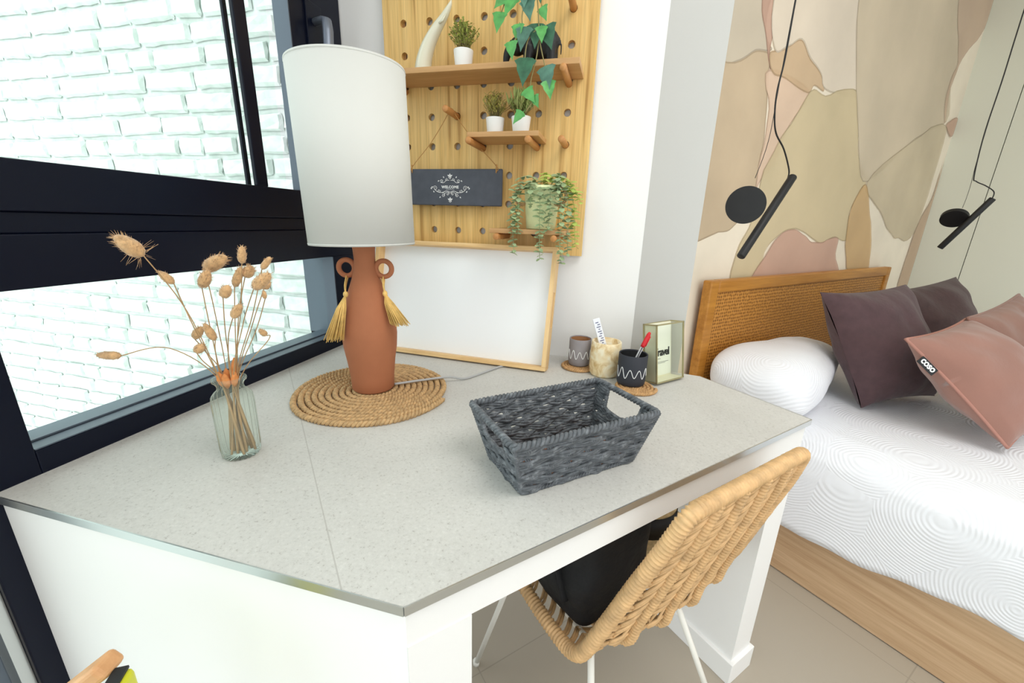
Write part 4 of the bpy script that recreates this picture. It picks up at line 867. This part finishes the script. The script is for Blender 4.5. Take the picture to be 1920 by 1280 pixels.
cushion('cushion', 'large dark plum cushion leaning on the white pillow', bh(.66, 1.725, .945), bh(.545, 2.155, .967), bh(.37, 2.18, .555), bh(.475, 1.80, .545), .115, M['purple'], 1, .07)
cushion('cushion', 'dark brown cushion behind the plum one, in the bed corner', bh(.70, 2.44, .895), bh(.585, 3.03, .955), bh(.44, 3.06, .60), bh(.52, 2.5, .56), .115, M['plum2'], 2, .07)
t, pt, nn = cushion('cushion', 'dusty pink-brown velvet cushion with a small black tag, front of the pile', bh(.372, 1.615, .856), bh(.355, 2.15, .871), bh(.085, 2.22, .612), bh(.128, 1.785, .570), .105, M['brown'], 3, .07, mat('seam_pink', (176, 126, 112), .8))
p0 = pt(0, .84, 0); p1 = pt(0, .70, 0); ax = (p1 - p0).normalized(); out = (pt(0, .77, 0) - pt(.5, .77, 0)).normalized(); vw = (Vector((0, 0, 1.155)) - p0).normalized()
out = (out * .5 - nn * .2 + Vector((0, 0, -.9))).normalized(); out = (out - ax * out.dot(ax)).normalized(); nn2 = ax.cross(out); 
if nn2.dot(vw) < 0: nn2 = -nn2
TLn = (p1 - p0).length; Tm = Matrix(((ax.x, -out.x, nn2.x, p0.x), (ax.y, -out.y, nn2.y, p0.y), (ax.z, -out.z, nn2.z, p0.z), (0, 0, 0, 1)))
b = W(t); b.M = b.M @ Tm; b.box(0, TLn, -.024, .002, .002, .004); tg = b.build('fabric_tag', M['black'], t)
b = W(t)
Mt = b.M @ Tm; b.M = None; b.text('coso', .027, Mt @ Matrix.Translation((TLn / 2, -.0095, .0044)), spacing=.95, offset=.0007); b.build('tag_lettering', M['print_white'], tg)
cushion('cushion', 'dull brown cushion behind the pink-brown one at the right edge', bh(.345, 2.10, .880), bh(.30, 2.50, .945), bh(.13, 2.66, .62), bh(.18, 2.25, .58), .075, M['brown2'], 4, .06, M['brown2'])
cushion('cushion', 'speckled beige and yellow cushion cut off by the right edge', bh(.225, 2.29, .735), bh(.20, 2.55, .735), bh(.06, 2.55, .56), bh(.085, 2.25, .56), .06, M['pattern'], 5, .06)

# ================================================================== PENDANTS
def pendant(label, rod, disc_c, disc_r, disc_n, cable, wire):
    t = thing('pendant_lamp', label, 'pendant lamp', disc_c, 0, 'black bar and disc pendants')
    a, c = [Vector(x) for x in rod]
    b = W(t); d = (c - a).normalized(); b.tube([a, a + d * .001, a + d * .003, c - d * .003, c - d * .001, c], [.0095, .0112, .012, .012, .0112, .0095], 20); b.build('light_bar', M['black'], t)
    b = W(t); b.disc(disc_c, disc_r, disc_n, 48, .018); b.build('disc', M['black'], t, bevel=.003)
    b = W(t); b.tube(smooth_path(cable, 7), .0022, 6); b.build('cable', M['black'], t)
    b = W(t); b.tube(smooth_path(wire, 5), .0009, 5); b.build('suspension_wire', M['black'], t)
pb_ = .70
pendant('black bar-and-disc pendant lamp hanging near the desk side of the bed', (bh(pb_ - .012, 1.219, 1.077), bh(pb_ - .012, 1.424, 1.315)), bh(pb_ + .012, 1.238, 1.224), .0525, (bh(.7, 1.3) * 1.0).normalized(),
        [bh(pb_, 1.420, 1.310), bh(pb_, 1.416, 1.335), bh(pb_, 1.364, 1.386), bh(pb_, 1.305, 1.422), bh(pb_, 1.280, 1.465), bh(pb_, 1.270, 1.523), bh(pb_, 1.278, 1.6), bh(pb_, 1.276, 1.732), bh(pb_, 1.274, 2.0), bh(pb_, 1.274, 2.598)],
        [bh(pb_ + .012, 1.262, 1.30), bh(pb_, 1.2735, 1.40), bh(pb_, 1.274, 1.55), bh(pb_, 1.272, 2.0), bh(pb_, 1.272, 2.598)])
dn = Vector((.5407, .8412, 0)); tl = (dn * .74 + Vector((0, 0, .67))).normalized()
pendant('black bar-and-disc pendant lamp further right, by the right wall', ((1.441, 2.345, 1.099), (1.535, 2.284, 1.314)), Vector((1.460, 2.346, 1.233)), .046, tl,
        [(1.533, 2.286, 1.310), (1.533, 2.288, 1.34), (1.508, 2.302, 1.365), (1.480, 2.32, 1.385), (1.470, 2.326, 1.41), (1.462, 2.332, 1.576), (1.463, 2.331, 1.774), (1.461, 2.332, 2.014), (1.461, 2.332, 2.598)],
        [(1.468, 2.33, 1.275), (1.4695, 2.327, 1.36), (1.463, 2.331, 1.6), (1.459, 2.333, 2.598)])

# ================================================================== RATTAN CHAIR
ch = thing('rattan_chair', 'rattan chair with woven back and thin white metal legs pushed under the desk', 'chair', bh(.5, .62, 0), AH)
CM = frame_for(ch) @ MBH
def CW(): b = MB(); b.M = CM; return b
# profile along v : back top -> crease -> seat front, in (B, z), with half width and centre
PR = smooth_path([(.272, .640, .768, ), (.290, .637, .70), (.315, .631, .62), (.345, .622, .52), (.367, .616, .452), (.385, .615, .428), (.420, .615, .418), (.50, .612, .425), (.62, .608, .442), (.76, .604, .452)], 10)
HWP = smooth_path([(.165, 0, 0), (.182, 0, 0), (.196, 0, 0), (.210, 0, 0), (.220, 0, 0), (.224, 0, 0), (.226, 0, 0), (.226, 0, 0), (.220, 0, 0), (.200, 0, 0)], 10)
NP = len(PR)
def CS(u, v):      # u -1..1, v 0..1 ; centre stays a little lower than the sides
    x = v * (NP - 1); i = min(int(x), NP - 2); t = x - i; p = PR[i].lerp(PR[i + 1], t); hw = HWP[i].x * (1 - t) + HWP[i + 1].x * t
    k = math.sin(PI * min(1, v * 1.0)); s_ = (1 - u * u) * .018 * k
    return Vector((p.y + u * hw, p.x - (s_ if v < .45 else 0), p.z - (s_ if v >= .4 else 0)))
side = [CS(-1, .03 + .94 * i / 40) for i in range(41)]; side2 = [CS(1, .03 + .94 * i / 40) for i in range(41)]
topc = [CS(-.94 + 1.88 * i / 14, 0) for i in range(15)]; frc = [CS(-.9 + 1.8 * i / 14, 1) for i in range(15)]
rimp = side[::-1] + topc + side2 + frc[::-1]
b = CW(); wrapped(b, smooth_path(rimp, 2, True), .0138, .0072, 12, True, .22); b.build('rim', M['rattan'], ch)
us = [-.60, -.20, .20, .60]
b = CW()
for u in us:
    P = [CS(u, .01 + .98 * i / 50) + Vector((0, -.0045 if i < 22 else 0, -.012 * math.exp(-((i - 24) / 9) ** 2) - (.004 if i > 24 else 0))) for i in range(51)]; wrapped(b, P, .0102, .0068, 9, False, .2)
b.build('wrapped_rod', M['rattan'], ch)
b = CW(); ed = [-1] + us + [1]
for a_, c_ in zip(ed, ed[1:]):
    m = (a_ + c_) / 2; nv = 30
    for k in range(nv):
        v = .02 + .94 * k / nv; dvv = .030
        for e0, e1 in ((a_, m), (c_, m)):
            for k2 in (0, .0085):
                P = [CS(e0 * (1 - t) + e1 * t, min(1, v + k2 + dvv * t ** 1.6)) + Vector((0, -.001 - .002 * math.sin(PI * t), -.003 * math.sin(PI * t))) for t in (0, .25, .5, .75, 1)]
                b.tube(P, [.0022, .0031, .0033, .0033, .0028], 5)
b.build('woven_panel', M['rattan'], ch)
for top, foot in ((bh(.395, .440, .405), bh(.30, .400, 0)), (bh(.385, .665, .405), bh(.285, .80, 0)), (bh(.62, .43, .43), bh(.724, .368, 0)), (bh(.64, .76, .43), bh(.73, .86, 0))):
    b = W(ch); b.tube([top, foot + Vector((0, 0, .004))], .0065, 12); b.build('leg', M['whitemetal'], ch)
    lg = ch.children[-1]; b = W(ch); b.lathe([(0, 0.001), (.009, .001), (.009, .014), (0, .014)], 14, (foot.x, foot.y)); b.build('foot_cap', M['whitemetal'], lg)
b = W(ch)
for x0, x1 in (((.395, .440, .405), (.385, .665, .405)), ((.62, .43, .43), (.64, .76, .43)), ((.395, .440, .405), (.62, .43, .43)), ((.385, .665, .405), (.64, .76, .43))): b.tube([bh(*x0), bh(*x1)], .006, 10)
b.build('seat_frame', M['whitemetal'], ch)
# bag on the seat
bg_ = thing('tote_bag', 'black soft bag propped on the rattan chair seat', 'bag', bh(.50, .50, .445), AH)
b = MB(); b.M = frame_for(bg_) @ MBH
def bagf(u, v):
    th_ = 2 * PI * u; z = v; hx = .098 * (1 - .05 * v) * (.86 + .14 * min(1, v * 4)); hy = .118 * (1 - .30 * v) * (.88 + .12 * min(1, v * 4)) ; sg_ = lambda x, p: math.copysign(abs(x) ** p, x)
    x = .500 + .012 * v + hx * sg_(math.cos(th_), .45); y = .506 - .02 * v + hy * sg_(math.sin(th_), .45); p = Vector((x, y, .436 + .20 * v))
    n_ = noise.noise(p * 14) * .012; return p + Vector((n_, n_, 0))
b.patch(bagf, 48, 20); b.add([bagf(i / 48, 0) for i in range(48)], [tuple(range(48))]); b.add([bagf(i / 48, 1) for i in range(48)], [tuple(range(48))]); b.build('bag_body', M['black_cloth'], bg_, weld=True)
b = MB(); b.M = frame_for(bg_) @ MBH; b.tube(smooth_path([(.404, .56, .655), (.400, .50, .62), (.402, .47, .56), (.410, .44, .48)], 6), .009, 8, flat=.3); b.build('strap', M['black_cloth'], bg_)
# hat
ht = thing('straw_hat', 'straw hat with a wide black band behind the black bag on the chair', 'hat', bh(.545, .735, .447), AH)
b = MB(); b.lathe([(0, .105), (.06, .105), (.072, .098), (.078, .078), (.080, .012), (.086, .004), (.115, .0), (.116, .002), (.088, .008), (.082, .014)], 48); b.build('hat_body', M['straw'], ht)
b = MB(); b.lathe([(.0812, .012), (.0800, .07), (.0795, .07), (.0800, .012)], 48, closed=True); b.build('hat_band', M['black'], ht)

# ================================================================== MAGAZINE RACK at lower left
rk = thing('magazine_rack', 'wooden rack corner standing beside the white desk side panel, bottom left', 'rack', (-.50, .17, 0))
b = W(rk)
def bar(b, p, q, w_, h_):
    p = Vector(p); q = Vector(q); d = (q - p).normalized(); s_ = d.cross(Vector((0, 0, 1))).normalized() * w_ / 2; u = s_.cross(d).normalized() * h_ / 2
    vs = [x + s_ * i + u * j for x in (p, q) for i, j in ((-1, -1), (1, -1), (1, 1), (-1, 1))]
    b.add(vs, [(0, 1, 2, 3), (4, 5, 6, 7), (0, 1, 5, 4), (1, 2, 6, 5), (2, 3, 7, 6), (3, 0, 4, 7)])
bar(b, (-.446, .190, .727), (-.600, .150, .590), .024, .018); b.build('top_rail', M['cratewood'], rk, bevel=.005, seg=3)
b = W(rk); bar(b, (-.470, .184, .700), (-.470, .184, .0), .020, .020); b.build('leg', M['cratewood'], rk, bevel=.004)
b = W(rk); bar(b, (-.592, .152, .590), (-.592, .152, .0), .020, .020); b.build('leg', M['cratewood'], rk, bevel=.004)
b = W(rk); bar(b, (-.470, .184, .30), (-.592, .152, .30), .016, .03); b.build('stretcher', M['cratewood'], rk, bevel=.003)
b = W(rk); bar(b, (-.470, .184, .12), (-.592, .152, .12), .016, .03); b.build('stretcher', M['cratewood'], rk, bevel=.003)
yb = thing('yellow_pouch', 'yellow-green pouch hanging on the wooden rack at bottom left', 'pouch', (-.432, .165, .55))
b = W(yb); b.M = b.M @ (Matrix.Translation((-.428, .176, .632)) @ Matrix.Rotation(math.radians(-60), 4, 'Z')); b.box(-.022, .022, -.010, .010, -.10, .085); b.build('pouch_body', M['yellow'], yb, bevel=.006, seg=3)
b = W(yb); b.M = b.M @ (Matrix.Translation((-.428, .176, .632)) @ Matrix.Rotation(math.radians(-60), 4, 'Z')); b.box(-.020, .020, -.006, .006, .0852, .088); b.build('zip', M['black'], yb)
